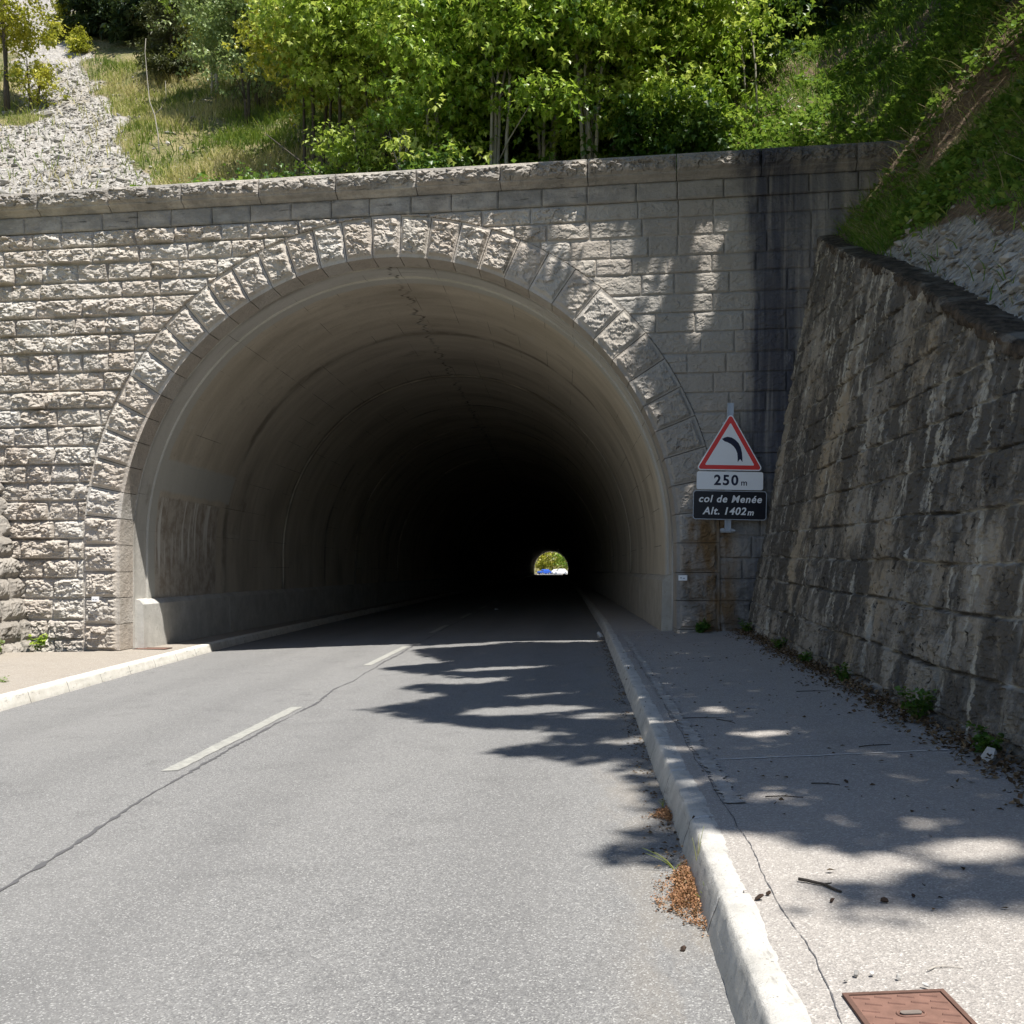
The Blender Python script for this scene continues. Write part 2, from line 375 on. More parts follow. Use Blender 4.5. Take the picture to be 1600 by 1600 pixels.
def m_lining(name, ca, cb, patch=False):
    """prof attribute: x = length along the profile from the left foot, y = depth into the tunnel"""
    n = NT(name); v = n.obj(); p = n.attr('prof', 'Vector'); px, py, _ = n.sep(p)
    mid = n.noise(n.map(p, (0.35, 1.2, 1)), 1.4, 6, 0.6); fine = n.noise(v, 20, 5, 0.65)
    c = n.mix(n.rng(mid, 0.3, 0.7), ca, cb)
    c = n.mix(n.rng(fine, 0.5, 0.75, 0, 0.25), c, tuple(x * 0.6 for x in ca))
    soot = n.rng(n.noise(n.map(p, (0.25, 0.7, 1), (5, 1, 0)), 1.0, 5, 0.6), 0.48, 0.72, 0, 0.42)
    c = n.mix(soot, c, (0.20, 0.17, 0.135))
    c = n.mix(n.rng(n.noise(n.map(p, (0.5, 0.5, 1), (2, 8, 0)), 1.7, 6, 0.7), 0.58, 0.72, 0, 0.45), c, (0.17, 0.135, 0.10))
    drip = n.rng(n.noise(n.map(p, (0.16, 3.4, 1), (1, 2, 0)), 1.5, 4, 0.55), 0.64, 0.72, 0, 0.5)
    c = n.mix(drip, c, (0.58, 0.55, 0.49))
    streak = n.rng(n.noise(n.map(p, (1.5, 0.32, 1), (9, 2, 0)), 1.2, 5, 0.65), 0.63, 0.70, 0, 0.45)
    c = n.mix(streak, c, (0.60, 0.57, 0.51))
    br = n.node('ShaderNodeTexBrick', {'Vector': n.map(p, (1, 1, 1), rot=(0, 0, pi / 2)), 'Scale': 1.0, 'Mortar Size': 0.006, 'Brick Width': 1.5, 'Row Height': 0.62, 'Mortar Smooth': 0.2})
    jm = n.mth('MULTIPLY', br.outputs['Fac'], n.rng(n.noise(p, 0.6, 3), 0.48, 0.6, 0, 0.7))
    c = n.mix(jm, c, (0.07, 0.062, 0.05))
    rj = n.mth('ABSOLUTE', n.mth('SUBTRACT', n.mth('FRACT', n.mth('ADD', n.mth('DIVIDE', n.mth('ADD', n.mth('SUBTRACT', py, 5.0), n.mth('MULTIPLY', n.mth('SUBTRACT', n.noise(p, 1.6, 4), 0.5), 0.35)), 4.6), 10.5)), 0.5))  # dark bands at ring joints: shaded step edges painted into the concrete colour
    c = n.mix(n.mth('MULTIPLY', n.rng(rj, 0.055, 0.008), n.rng(n.noise(p, 0.8, 4), 0.38, 0.60, 0.12, 0.7)), c, (0.13, 0.11, 0.085))
    # crack running along the crown
    wob = n.mth('MULTIPLY', n.mth('SUBTRACT', n.noise(n.map(p, (0, 1, 0)), 2.3, 5, 0.7), 0.5), 0.9)
    dcr = n.mth('ABSOLUTE', n.mth('SUBTRACT', n.mth('ADD', px, wob), 8.55))
    c = n.mix(n.mth('MULTIPLY', n.rng(dcr, 0.035, 0.012), n.rng(n.noise(p, 1.9, 3), 0.4, 0.55, 0.2, 0.85)), c, (0.06, 0.05, 0.04))
    c = n.mix(n.mth('MULTIPLY', n.rng(dcr, 0.10, 0.04), n.mth('MULTIPLY', n.rng(py, 2.4, 3.0), n.rng(n.noise(p, 3.5, 3), 0.5, 0.6, 0, 0.8))), c, (0.42, 0.40, 0.36))
    if patch:
        nz = n.mth('MULTIPLY', n.mth('SUBTRACT', n.noise(p, 2.5, 4), 0.5), 0.14)
        ax = n.mth('ADD', px, nz); ay = n.mth('ADD', py, nz)
        collar = n.mth('MAXIMUM', n.rng(ay, 1.32, 1.26), n.mth('MULTIPLY', n.rng(ax, 2.55, 2.62), n.rng(ax, 3.2, 3.12)))
        lowp = n.rng(ax, 2.5, 2.45)
        c = n.mix(n.mth('MULTIPLY', collar, 0.85), c, n.mix(mid, (0.46, 0.46, 0.43), (0.55, 0.55, 0.52)))
        inner = n.mth('MULTIPLY', lowp, n.mth('MULTIPLY', n.rng(ay, 1.28, 1.34), n.rng(ay, 4.5, 4.4)))
        bare = n.mix(n.rng(n.noise(p, 3.3, 6, 0.7), 0.35, 0.65), (0.30, 0.25, 0.205), (0.54, 0.50, 0.44))
        c = n.mix(n.mth('MULTIPLY', inner, 0.85), c, bare)
        dr = n.rng(n.noise(n.map(p, (0.35, 5.6, 1), (0.4, 0.9, 0)), 1.25, 4, 0.55), 0.505, 0.57)
        dr = n.mth('MULTIPLY', dr, n.rng(n.mth('ADD', px, n.mth('MULTIPLY', n.noise(n.map(p, (0, 4, 0)), 1.3, 2), 1.6)), 1.9, 2.4))
        c = n.mix(n.mth('MULTIPLY', inner, n.mth('MULTIPLY', dr, 0.9)), c, (0.72, 0.70, 0.65))
    return n.fin(c, 0.9, n.bump(n.mth('ADD', n.noise(v, 6, 6, 0.6), n.mth('MULTIPLY', fine, 0.35)), 0.45, 0.02))

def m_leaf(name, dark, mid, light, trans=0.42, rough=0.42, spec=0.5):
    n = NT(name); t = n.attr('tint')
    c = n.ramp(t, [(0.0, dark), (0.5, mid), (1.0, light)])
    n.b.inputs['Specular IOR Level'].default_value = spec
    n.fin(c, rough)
    tr = n.node('ShaderNodeBsdfTranslucent', {'Color': n.mix(0.35, c, (0.28, 0.36, 0.03))})
    mx = n.node('ShaderNodeMixShader', {0: trans, 1: n.b.outputs[0], 2: tr.outputs[0]})
    n.t.links.new(mx.outputs[0], n.out.inputs['Surface'])
    return n.m

def m_terrain(name):
    """cover attribute vector: x gravel, y grass, z bare earth"""
    n = NT(name); v = n.obj(); g, gr, e = n.sep(n.attr('cover', 'Vector'))
    n1 = n.noise(v, 1.6, 5, 0.65); n2 = n.noise(v, 11, 5, 0.7); vc = n.sep(n.voro(v, 16, out='Color'))[0]
    earth = n.mix(n.rng(n2, 0.3, 0.7), (0.10, 0.07, 0.047), (0.22, 0.165, 0.115))
    grass = n.mix(n.rng(n1, 0.35, 0.65), (0.085, 0.105, 0.03), (0.25, 0.215, 0.105))
    grass = n.mix(n.rng(n2, 0.48, 0.66, 0, 0.75), grass, (0.30, 0.245, 0.16))
    grav = n.mix(vc, (0.24, 0.225, 0.205), (0.46, 0.44, 0.41))
    grav = n.mix(n.rng(n2, 0.5, 0.7, 0, 0.7), grav, (0.24, 0.205, 0.16))
    grav = n.mix(n.rng(n1, 0.52, 0.66, 0, 0.6), grav, (0.30, 0.255, 0.19))
    jit = n.mth('MULTIPLY', n.mth('SUBTRACT', n2, 0.5), 0.7)
    c = n.mix(n.rng(n.mth('ADD', gr, jit), 0.35, 0.65), earth, grass)
    c = n.mix(n.rng(n.mth('ADD', g, jit), 0.4, 0.6), c, grav)
    h = n.mth('ADD', n2, n.mth('MULTIPLY', n.voro(v, 16), 0.8))
    return n.fin(c, 0.95, n.bump(h, 0.8, 0.06))

M = {}
M['portal'] = m_portal('rock_faced_limestone')
M['coping'] = m_portal('stained_coping_limestone', True)
M['retain'] = m_retain('lime_streaked_masonry')
M['wing'] = m_wing('lichen_masonry')
M['asphalt'] = m_asphalt('worn_asphalt', (0.115, 0.115, 0.118), (0.285, 0.285, 0.28), (0.228, 0.226, 0.222), 190, (0.40, 0.40, 0.39), True)
M['walk'] = m_asphalt('fine_asphalt_walk', (0.225, 0.213, 0.203), (0.44, 0.415, 0.39), (0.385, 0.35, 0.315), 170, (0.54, 0.52, 0.49))
M['walk_pale'] = m_asphalt('sandy_walk', (0.25, 0.225, 0.195), (0.39, 0.355, 0.31), (0.33, 0.285, 0.235), 110, (0.48, 0.45, 0.41))
M['kerb'] = m_concrete('kerb_concrete', (0.42, 0.41, 0.385), (0.55, 0.535, 0.50), (0.30, 0.285, 0.255), 2.2, 0.85, True)
M['kerb_white'] = m_concrete('whitened_kerb', (0.60, 0.585, 0.53), (0.72, 0.70, 0.65), (0.46, 0.42, 0.35), 2.0, 0.4, True)
M['mortar'] = m_concrete('mortar_fillet', (0.30, 0.285, 0.27), (0.46, 0.445, 0.42), (0.16, 0.15, 0.14), 3.0, 0.8)
M['lining'] = m_lining('tunnel_concrete', (0.50, 0.45, 0.37), (0.62, 0.565, 0.475))
M['lining_patch'] = m_lining('tunnel_concrete_patched', (0.50, 0.445, 0.36), (0.62, 0.56, 0.465), True)
M['collar'] = m_lining('tunnel_collar_concrete', (0.50, 0.49, 0.455), (0.58, 0.565, 0.53))
M['plinth'] = m_concrete('plinth_concrete', (0.43, 0.425, 0.40), (0.56, 0.55, 0.52), (0.32, 0.31, 0.285), 1.0)
M['plinth_tan'] = m_concrete('plinth_tan_concrete', (0.36, 0.33, 0.28), (0.47, 0.435, 0.375), (0.26, 0.235, 0.195), 1.0)
M['core'] = m_plain('arch_backing', (0.12, 0.11, 0.1), 0.95)
M['paint'] = m_concrete('worn_road_paint', (0.30, 0.30, 0.28), (0.40, 0.40, 0.37), (0.235, 0.235, 0.225), 8.0, 0.5)
M['seam'] = m_plain('bitumen_seam', (0.10, 0.10, 0.105), 0.8, sc=40)
M['joint'] = m_plain('pale_joint_filler', (0.62, 0.61, 0.60), 0.9, sc=40)
M['rust'] = m_plain('rusty_cast_iron', (0.185, 0.105, 0.082), 0.85, 0.0, 0.45, 22)
M['rust_frame'] = m_plain('rusty_frame_iron', (0.12, 0.07, 0.055), 0.85, 0.0, 0.4, 25)
M['steel_dull'] = m_plain('dull_worn_steel', (0.20, 0.17, 0.15), 0.8, 0.2, 0.4, 40)
M['rust_dark'] = m_plain('dark_rusty_iron', (0.06, 0.035, 0.028), 0.8, 0.1, 0.3, 30)
M['galv'] = m_plain('galvanised_steel', (0.42, 0.45, 0.50), 0.45, 0.6, 0.12, 14)
M['sign_white'] = m_plain('sign_white_film', (0.86, 0.87, 0.89), 0.35, 0, 0.03, 6)
M['sign_red'] = m_plain('sign_red_film', (0.74, 0.055, 0.05), 0.35, 0, 0.06, 8)
M['sign_black'] = m_plain('sign_black_film', (0.012, 0.013, 0.02), 0.3, 0, 0.2, 8)
M['sign_ink'] = m_plain('sign_navy_ink', (0.014, 0.016, 0.045), 0.4, 0, 0.1, 8)
M['plate_print'] = m_plain('plate_print', (0.25, 0.28, 0.33), 0.5)
M['bark'] = m_plain('grey_bark', (0.34, 0.315, 0.275), 0.9, 0, 0.4, 9)
M['bark_dark'] = m_plain('dark_bark', (0.085, 0.072, 0.06), 0.95, 0, 0.4, 9)
M['dead'] = m_plain('bleached_dead_wood', (0.40, 0.37, 0.33), 0.9, 0, 0.25, 12)
M['twig'] = m_plain('dark_twig', (0.05, 0.043, 0.036), 0.9, 0, 0.3, 30)
M['cone'] = m_plain('pine_cone_brown', (0.055, 0.036, 0.026), 0.9, 0, 0.4, 60)
M['stone'] = None
n_ = NT('limestone_scree'); t_ = n_.attr('tint')
M['stone'] = n_.fin(n_.mix(n_.rng(n_.noise(n_.obj(), 14, 4), 0.4, 0.7, 0, 0.5), n_.ramp(t_, [(0, (0.20, 0.19, 0.175)), (0.6, (0.37, 0.36, 0.34)), (1, (0.52, 0.51, 0.49))]), (0.33, 0.29, 0.24)), 0.9, n_.bump(n_.noise(n_.obj(), 30, 4), 0.5, 0.01))
M['terrain'] = m_terrain('hillside_soil')
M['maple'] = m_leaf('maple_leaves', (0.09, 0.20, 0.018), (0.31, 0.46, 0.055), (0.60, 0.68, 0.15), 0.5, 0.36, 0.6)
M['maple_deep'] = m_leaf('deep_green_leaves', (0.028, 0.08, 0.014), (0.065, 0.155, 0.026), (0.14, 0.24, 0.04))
M['yellow'] = m_leaf('yellow_green_leaves', (0.17, 0.20, 0.02), (0.42, 0.42, 0.045), (0.66, 0.60, 0.09), 0.46)
M['olive'] = m_leaf('young_bronze_leaves', (0.14, 0.22, 0.025), (0.36, 0.49, 0.07), (0.64, 0.71, 0.18), 0.5, 0.36, 0.6)
M['sage'] = m_leaf('grey_green_leaves', (0.15, 0.23, 0.08), (0.30, 0.40, 0.16), (0.46, 0.54, 0.26))
M['herb'] = m_leaf('bank_herbs', (0.05, 0.12, 0.02), (0.13, 0.26, 0.045), (0.30, 0.40, 0.08))
M['juniper'] = m_leaf('juniper_needles', (0.045, 0.058, 0.022), (0.10, 0.115, 0.045), (0.18, 0.18, 0.075), 0.15, 0.6)
M['conifer'] = m_leaf('dark_conifer_needles', (0.014, 0.034, 0.012), (0.028, 0.06, 0.02), (0.06, 0.105, 0.03), 0.15, 0.6)
M['grass'] = m_leaf('hill_grass', (0.10, 0.17, 0.025), (0.29, 0.33, 0.075), (0.56, 0.49, 0.25), 0.35, 0.6, 0.2)
M['grass_deep'] = m_leaf('lush_grass', (0.055, 0.14, 0.022), (0.13, 0.245, 0.04), (0.30, 0.34, 0.10), 0.35, 0.6, 0.2)
M['straw'] = m_leaf('dry_straw', (0.22, 0.17, 0.10), (0.34, 0.28, 0.18), (0.48, 0.42, 0.30), 0.2, 0.7, 0.1)
M['weed_dry'] = m_leaf('dried_orange_weed', (0.15, 0.075, 0.045), (0.30, 0.155, 0.085), (0.44, 0.27, 0.16), 0.2, 0.8, 0.1)
M['litter'] = m_leaf('brown_litter', (0.05, 0.032, 0.02), (0.12, 0.075, 0.045), (0.25, 0.18, 0.11), 0.1, 0.8, 0.1)
M['car_blue'] = m_plain('blue_car_paint', (0.03, 0.10, 0.45), 0.3, 0, 0.03)
M['car_white'] = m_plain('white_car_paint', (0.78, 0.78, 0.79), 0.3, 0, 0.02)
M['glass'] = m_plain('dark_car_glass', (0.03, 0.035, 0.045), 0.1, 0, 0.05)
M['tyre'] = m_plain('tyre_rubber', (0.02, 0.02, 0.02), 0.8)
M['lamp_red'] = m_plain('tail_lamp', (0.5, 0.02, 0.02), 0.3)

# ------------------------------------------------------------------ portal frame and ground functions
ANG = radians(8.7)
UX = np.array([cos(ANG), -sin(ANG)]); NX = np.array([sin(ANG), cos(ANG)]); OX = np.array([-1.955, 16.0])
AX = np.array([-0.1033, 0.9947])                     # tunnel axis in portal axes
R = 4.47; ZS = 1.6; RING = 0.63
def to_local(x, y):
    dx = np.asarray(x) - OX[0]; dy = np.asarray(y) - OX[1]
    return dx * UX[0] + dy * UX[1], dx * NX[0] + dy * NX[1]
def to_world(u, n):
    return OX[0] + np.asarray(u) * UX[0] + np.asarray(n) * NX[0], OX[1] + np.asarray(u) * UX[1] + np.asarray(n) * NX[1]
def zroad(x, y):
    x = np.asarray(x, float); y = np.asarray(y, float)
    e = 0.05 * (1 - sst(120, 240, y))
    return e * (x - 0.0484 * np.maximum(0, y - 16)) - 0.0038 * np.clip(y - 20, 0, 250)
RY = [-40, 2.73, 4.57, 7.27, 10.06, 18.7, 49.6, 262, 340]; RXR = [-2.4, 0.597, 0.742, 0.92, 1.10, 1.64, 3.25, 12.9, 16.5]
LY = [-40, 10.7, 19.2, 29.4, 55, 262, 340]; LXL = [-6.4, -5.35, -5.36, -5.0, -3.75, 6.6, 10.2]
xr = lambda y: np.interp(y, RY, RXR)
xl = lambda y: np.interp(y, LY, LXL)
KH = 0.135                                           # kerb height
ub = lambda n: 5.51 - 0.0583 * n                      # foot of right retaining wall (portal axes)
zb = lambda n: 0.05 * to_world(ub(n), n)[0] + 0.10
ztop = lambda n: np.maximum(6.08 + 0.385 * n + 0.03 * np.sin(n * 0.9) * np.minimum(1, -n / 3), 0.9)
def utop(n): return ub(n) + 0.18 * (ztop(n) - zb(n))
ZC = 7.37                                             # top of the coping

def H(x, y, flat=0.0):
    u, n = to_local(x, y)
    nn = np.maximum(n - 0.6, 0)
    back = 7.12 + 0.10 * np.maximum(n, 0) + 0.66 * (np.sqrt(np.maximum(nn - 0.9, 0) ** 2 + 0.5) - 0.7) + 0.012 * np.maximum(-u - 3, 0) ** 1.5
    rt = 6.05 + 1.02 * (x - 4.55) + 0.22 * (y - 15)
    k = 1.1
    hi = np.maximum(back, rt) + k * np.log1p(np.exp(-np.abs(back - rt) / k)) * 0.9
    bump = (fbm(x * 0.45, y * 0.45, 4, 3) - 0.5) * 0.9 + (fbm(x * 1.9, y * 1.9, 3, 9) - 0.5) * 0.35
    near = sst(0.4, 3.0, n)
    return hi - k * 0.35 * sst(1, 5, u) * 0 + bump * near

# ------------------------------------------------------------------ ground, road, walks, kerbs
me = mesh_np('ground', [(-900, -900, -1.9), (900, -900, -1.9), (900, 1200, -1.9), (-900, 1200, -1.9)], Q=[(0, 1, 2, 3)], attrs={'cover': np.tile([0.1, 0.9, 0.2], (4, 1))})
tag(obj('ground', me, M['terrain']), kind='structure')

def strip(name, ys, xa, xb, zf, mat, nc=8, parent=None):
    ys = np.asarray(ys, float); t = np.linspace(0, 1, nc)
    X = xa(ys)[:, None] * (1 - t) + xb(ys)[:, None] * t
    Y = np.repeat(ys[:, None], nc, 1)
    Z = zf(X, Y)
    V = np.stack([X, Y, Z], -1).reshape(-1, 3)
    return obj(name, mesh_np(name, V, gridq(len(ys), nc)[:, ::1]), mat, parent)

ys_road = np.concatenate([np.arange(-40, 40, 1.0), np.arange(40, 341, 6.0)])
road = strip('road', ys_road, lambda y: xl(y) - 0.02, lambda y: xr(y) + 0.02, zroad, M['asphalt'], 12)
tag(road, kind='structure')
apron = strip('forecourt', np.arange(262.5, 420, 8.0), lambda y: y * 0 - 60, lambda y: y * 0 + 90, lambda x, y: zroad(x * 0 + 10, np.minimum(y, 270)) - 0.06, M['walk_pale'], 6)
tag(apron, kind='structure')

# road markings and seam, sheets just above the road
def ribbon(name, P, wd, dz, mat, parent, jit=0.0, seed=1):
    P = np.asarray(P, float)
    if jit > 0.9: wd = wd * np.clip((fbm(P[:, 1] * 1.3, P[:, 1] * 0, 4, 19) - 0.20) * 3.0, 0.12, 1.2)
    r = np.random.default_rng(seed)
    D = np.gradient(P, axis=0); Nn = np.stack([D[:, 1], -D[:, 0]], -1); Nn /= np.linalg.norm(Nn, axis=1, keepdims=True)
    w1 = wd / 2 * (1 + jit * r.uniform(-1, 1, len(P))); w2 = wd / 2 * (1 + jit * r.uniform(-1, 1, len(P)))
    A = P + Nn * w1[:, None]; B = P - Nn * w2[:, None]
    V = np.concatenate([np.column_stack([A, zroad(A[:, 0], A[:, 1]) + dz]), np.column_stack([B, zroad(B[:, 0], B[:, 1]) + dz])])
    n = len(P); i = np.arange(n - 1)
    return obj(name, mesh_np(name, V, np.stack([i, i + n, i + n + 1, i + 1], -1)[:, ::-1]), mat, parent)
def cline(y): return np.interp(y, [-10, 6.8, 9.84, 13.9, 17.1, 25, 50, 262], [-2.95, -2.28, -2.07, -1.97, -1.78, -1.45, -0.3, 9.8])
for k, (a, b) in enumerate([(-6.1, -3.1), (0.2, 3.3), (6.82, 9.84), (13.92, 17.13), (20.7, 23.7), (27.2, 30.2), (33.7, 36.7), (40.2, 43.2)]):
    yy = np.linspace(a, b, 40)
    ribbon('lane_dash', np.column_stack([cline(yy), yy]), 0.115, 0.004, M['paint'], road, 0.12, k)
yy = np.linspace(-8, 60, 1400)
xx = np.interp(yy, [-8, 4.2, 6.1, 9.8, 17, 23.5, 60], [-2.6, -2.14, -2.13, -1.97, -1.66, -1.40, 0.4]) + (fbm(yy * 0.9, yy * 0, 6, 5) - 0.5) * 0.12
ribbon('asphalt_seam', np.column_stack([xx, yy]), 0.022, 0.0035, M['seam'], road, 0.95, 3)
def kerb(name, ys, xf, side, mat, width, seed):
    """chipped concrete kerb swept along the road edge, side=+1 walk to the right"""
    ys = np.asarray(ys, float); n = len(ys); xb = xf(ys)
    prof = [(0.0, -0.15), (0.0, 0.0), (0.014, 0.05), (0.030, 0.100), (0.036, 0.124), (0.046, KH), (0.09, KH + 0.003), (0.13, KH + 0.003), (width - 0.015, KH), (width, KH - 0.006), (width, -0.1)]
    V = np.zeros((n, len(prof), 3))
    for j, (a, z) in enumerate(prof):
        rough = (fbm(ys * 3.1, ys * 0 + j * 3.7, 4, seed) - 0.5) * 0.010 + (fbm(ys * 17, ys * 0 + j * 2.7, 3, seed + 2) - 0.5) * 0.006
        jt = np.minimum(np.abs((ys - 0.4) % 1.0 - 0.0), np.abs((ys - 0.4) % 1.0 - 1.0))
        gr = np.where((jt < 0.013) & (j > 1), -0.012, 0.0)
        wob = (fbm(ys * 0.5, ys * 0, 3, seed + 5) - 0.5) * 0.05
        V[:, j, 0] = xb + side * (a + (rough if 0 < j < len(prof) - 1 else 0) * (1 if j < 8 else 0.7)) + wob * (0.4 if j < 8 else 1.0) * 0.5
        V[:, j, 1] = ys
        V[:, j, 2] = zroad(xb, ys) + z + (rough * 0.35 + gr if 2 < j < 10 else 0)
    Q = gridq(n, len(prof))
    if side < 0: Q = Q[:, ::-1]
    o = obj(name, mesh_np(name, V.reshape(-1, 3), Q, smooth=True), mat)
    return tag(o, kind='structure')
ky = np.concatenate([np.arange(-12, 1.5, 0.12), np.arange(1.5, 9, 0.012), np.arange(9, 26, 0.025), np.arange(26, 60, 0.4), np.arange(60, 262, 4.0)])
kerb('kerb', ky, xr, 1, M['kerb'], 0.185, 11)
kerb('kerb', np.concatenate([np.arange(-12, 8, 0.12), np.arange(8, 26, 0.025), np.arange(26, 60, 0.4), np.arange(60, 262, 4.0)]), xl, -1, M['kerb_white'], 0.20, 23)

ys_w = np.concatenate([np.arange(-20, 30, 0.5), np.arange(30, 263, 4.0)])
def wr_edge(y):
    u, n = ub(-15.0), -15.0
    nn = (y - 16.3)                                      # walk runs just under the wall, then under the lining
    out = to_world(ub(np.minimum(nn, 0)), np.minimum(nn, 0))[0] + 0.35
    inn = OX[0] + 0.0484 * (y - 16) + 4.75
    return np.where(y < 15.2, out, inn + 0.6 * (1 - sst(15, 16, y)))
def zwalk_r(x, y): return zroad(x, y) + KH - 0.004
def zwalk_l(x, y): return zroad(xl(y), y) + KH - 0.004 + (xl(y) - x) * 0.012
tag(strip('pavement', ys_w, lambda y: xr(y) + 0.12, wr_edge, zwalk_r, M['walk'], 10), kind='structure')
tag(strip('pavement', ys_w, lambda y: np.where(y < 16.4, -8.4, OX[0] + 0.0484 * (y - 16) - 4.8), lambda y: xl(y) - 0.14, zwalk_l, M['walk_pale'], 10), kind='structure')

# pale joint across the right walk and the rough mortar fillet behind the kerb
def walk_ribbon(name, P, wd, mat, jit, seed, dz=0.004):
    P = np.asarray(P, float); r = np.random.default_rng(seed); n = len(P)
    D = np.gradient(P, axis=0); Nn = np.stack([D[:, 1], -D[:, 0]], -1); Nn /= np.linalg.norm(Nn, axis=1, keepdims=True)
    A = P + Nn * (wd / 2 * (1 + jit * r.uniform(-1, 1, n)))[:, None]; B = P - Nn * (wd / 2 * (1 + jit * r.uniform(-1, 1, n)))[:, None]
    V = np.concatenate([np.column_stack([A, zwalk_r(A[:, 0], A[:, 1]) + dz]), np.column_stack([B, zwalk_r(B[:, 0], B[:, 1]) + dz])])
    i = np.arange(n - 1)
    o = obj(name, mesh_np(name, V, np.stack([i, i + n, i + n + 1, i + 1], -1)[:, ::-1]), mat)
    return tag(o, kind='structure')
t = np.linspace(0, 1, 60)
walk_ribbon('pavement_joint', np.column_stack([1.02 + 1.42 * t, 5.62 + (-0.05) * t + (fbm(t * 9, t * 0, 3, 2) - 0.5) * 0.02]), 0.016, M['joint'], 0.6, 5)
walk_ribbon('pavement_joint', np.column_stack([1.75 + 0.95 * t, 16.25 - 0.06 * t]), 0.03, M['joint'], 0.6, 6)
yy = np.linspace(4.6, 15.5, 500)
walk_ribbon('mortar_fillet', np.column_stack([xr(yy) + 0.255 + (fbm(yy * 2.5, yy * 0, 4, 4) - 0.5) * 0.05, yy]), 0.075, M['mortar'], 0.5, 7, 0.008)
yy = np.linspace(1.6, 15.5, 600)
walk_ribbon('walk_crack', np.column_stack([xr(yy) + 0.215 + (fbm(yy * 2.1, yy * 0, 5, 14) - 0.5) * 0.06, yy]), 0.0028, M['seam'], 0.98, 8, 0.003)

# ------------------------------------------------------------------ masonry relief
def courses(U, Z, zrows, wmin, wmax, seed):
    """ashlar layout: distance to vertical/horizontal joint, block hash, position inside block"""
    r = np.random.default_rng(seed)
    row = np.clip(np.searchsorted(zrows, Z) - 1, 0, len(zrows) - 2)
    du = np.zeros_like(U); bid = np.zeros_like(U); cu = np.zeros_like(U)
    umin, umax = U.min() - 1, U.max() + 1
    for k in range(len(zrows) - 1):
        j = [umin - r.uniform(0, 0.5)]
        while j[-1] < umax: j.append(j[-1] + r.uniform(wmin, wmax))
        j = np.array(j); m = row == k
        if not m.any(): continue
        q = np.clip(np.searchsorted(j, U[m]) - 1, 0, len(j) - 2)
        du[m] = np.minimum(U[m] - j[q], j[q + 1] - U[m]); cu[m] = (U[m] - (j[q] + j[q + 1]) / 2) / ((j[q + 1] - j[q]) / 2)
        bid[m] = k * 1000 + q
    z0 = zrows[row]; z1 = zrows[row + 1]
    dz = np.minimum(Z - z0, z1 - Z); cz = (Z - (z0 + z1) / 2) / ((z1 - z0) / 2)
    return du, dz, bid, cu, cz

def facet(U, Z, sx, sz, seed, steep=0.55):
    """broken planes: each vertex takes the tilted plane of its nearest jittered cell"""
    x = U / sx; z = Z / sz
    x = x + (fbm(x * 1.7, z * 1.7, 3, seed + 1) - 0.5) * 0.9; z = z + (fbm(x * 1.6 + 7, z * 1.8 + 3, 3, seed + 2) - 0.5) * 0.9
    ix = np.floor(x); iz = np.floor(z); best = np.full(x.shape, 1e9); out = np.zeros(x.shape)
    for a in (-1, 0, 1):
        for b in (-1, 0, 1):
            cx = ix + a; cz_ = iz + b
            dx = x - cx - hsh(cx, cz_, seed + 5); dz = z - cz_ - hsh(cx, cz_, seed + 6)
            d = dx * dx + dz * dz; m = d < best; best = np.where(m, d, best)
            v = hsh(cx, cz_, seed + 7) * 0.55 + (hsh(cx, cz_, seed + 8) - 0.5) * steep * 2 * dx + ((hsh(cx, cz_, seed + 9) - 0.62)) * steep * 2.2 * dz
            out = np.where(m, v, out)
    return out

def rock(U, Z, bid, cu, cz, seed):
    """chiselled boss height 0..1: several random facets plus broken noise"""
    h = np.full(U.shape, 9.0)
    wx = (fbm(U * 7, Z * 7, 3, seed) - 0.5) * 0.9; wz = (fbm(U * 7 + 9, Z * 7 + 4, 3, seed + 1) - 0.5) * 0.9
    for k in range(6):
        g1 = hsh(bid, bid * 0 + k, seed + 3) - 0.5; g2 = hsh(bid, bid * 0 + k, seed + 4) - 0.5; g3 = hsh(bid, bid * 0 + k, seed + 5)
        h = np.minimum(h, 0.5 + 0.7 * g3 + g1 * 1.5 * (cu + wx) + g2 * 1.7 * (cz + wz))
    h = np.clip(h, -0.15, 1.2)
    b2 = bid * 3.17
    fa = facet(U + b2, Z + b2 * 0.3, 0.17, 0.095, seed + 40)
    fb = facet(U + b2, Z + b2 * 0.3, 0.062, 0.040, seed + 60, 0.7)
    lo = fbm(U * 3 + b2, Z * 3.5, 3, seed + 8)
    ph = Z * 5.2 + U * 0.8 + 3.4 * fbm(U * 4.0 + b2, Z * 5.0, 3, seed + 20)
    saw = 1 - (ph - np.floor(ph))
    return np.clip(0.45 * h + 0.50 * (fa - 0.25) + 0.22 * (fb - 0.25) + 0.35 * (lo - 0.5) + 0.26 * (saw - 0.5) + 0.28, 0.02, 1.35)

def facing(u0, u1, v0, v1, du_, dv_, fpos, layout, cut=None):
    pass

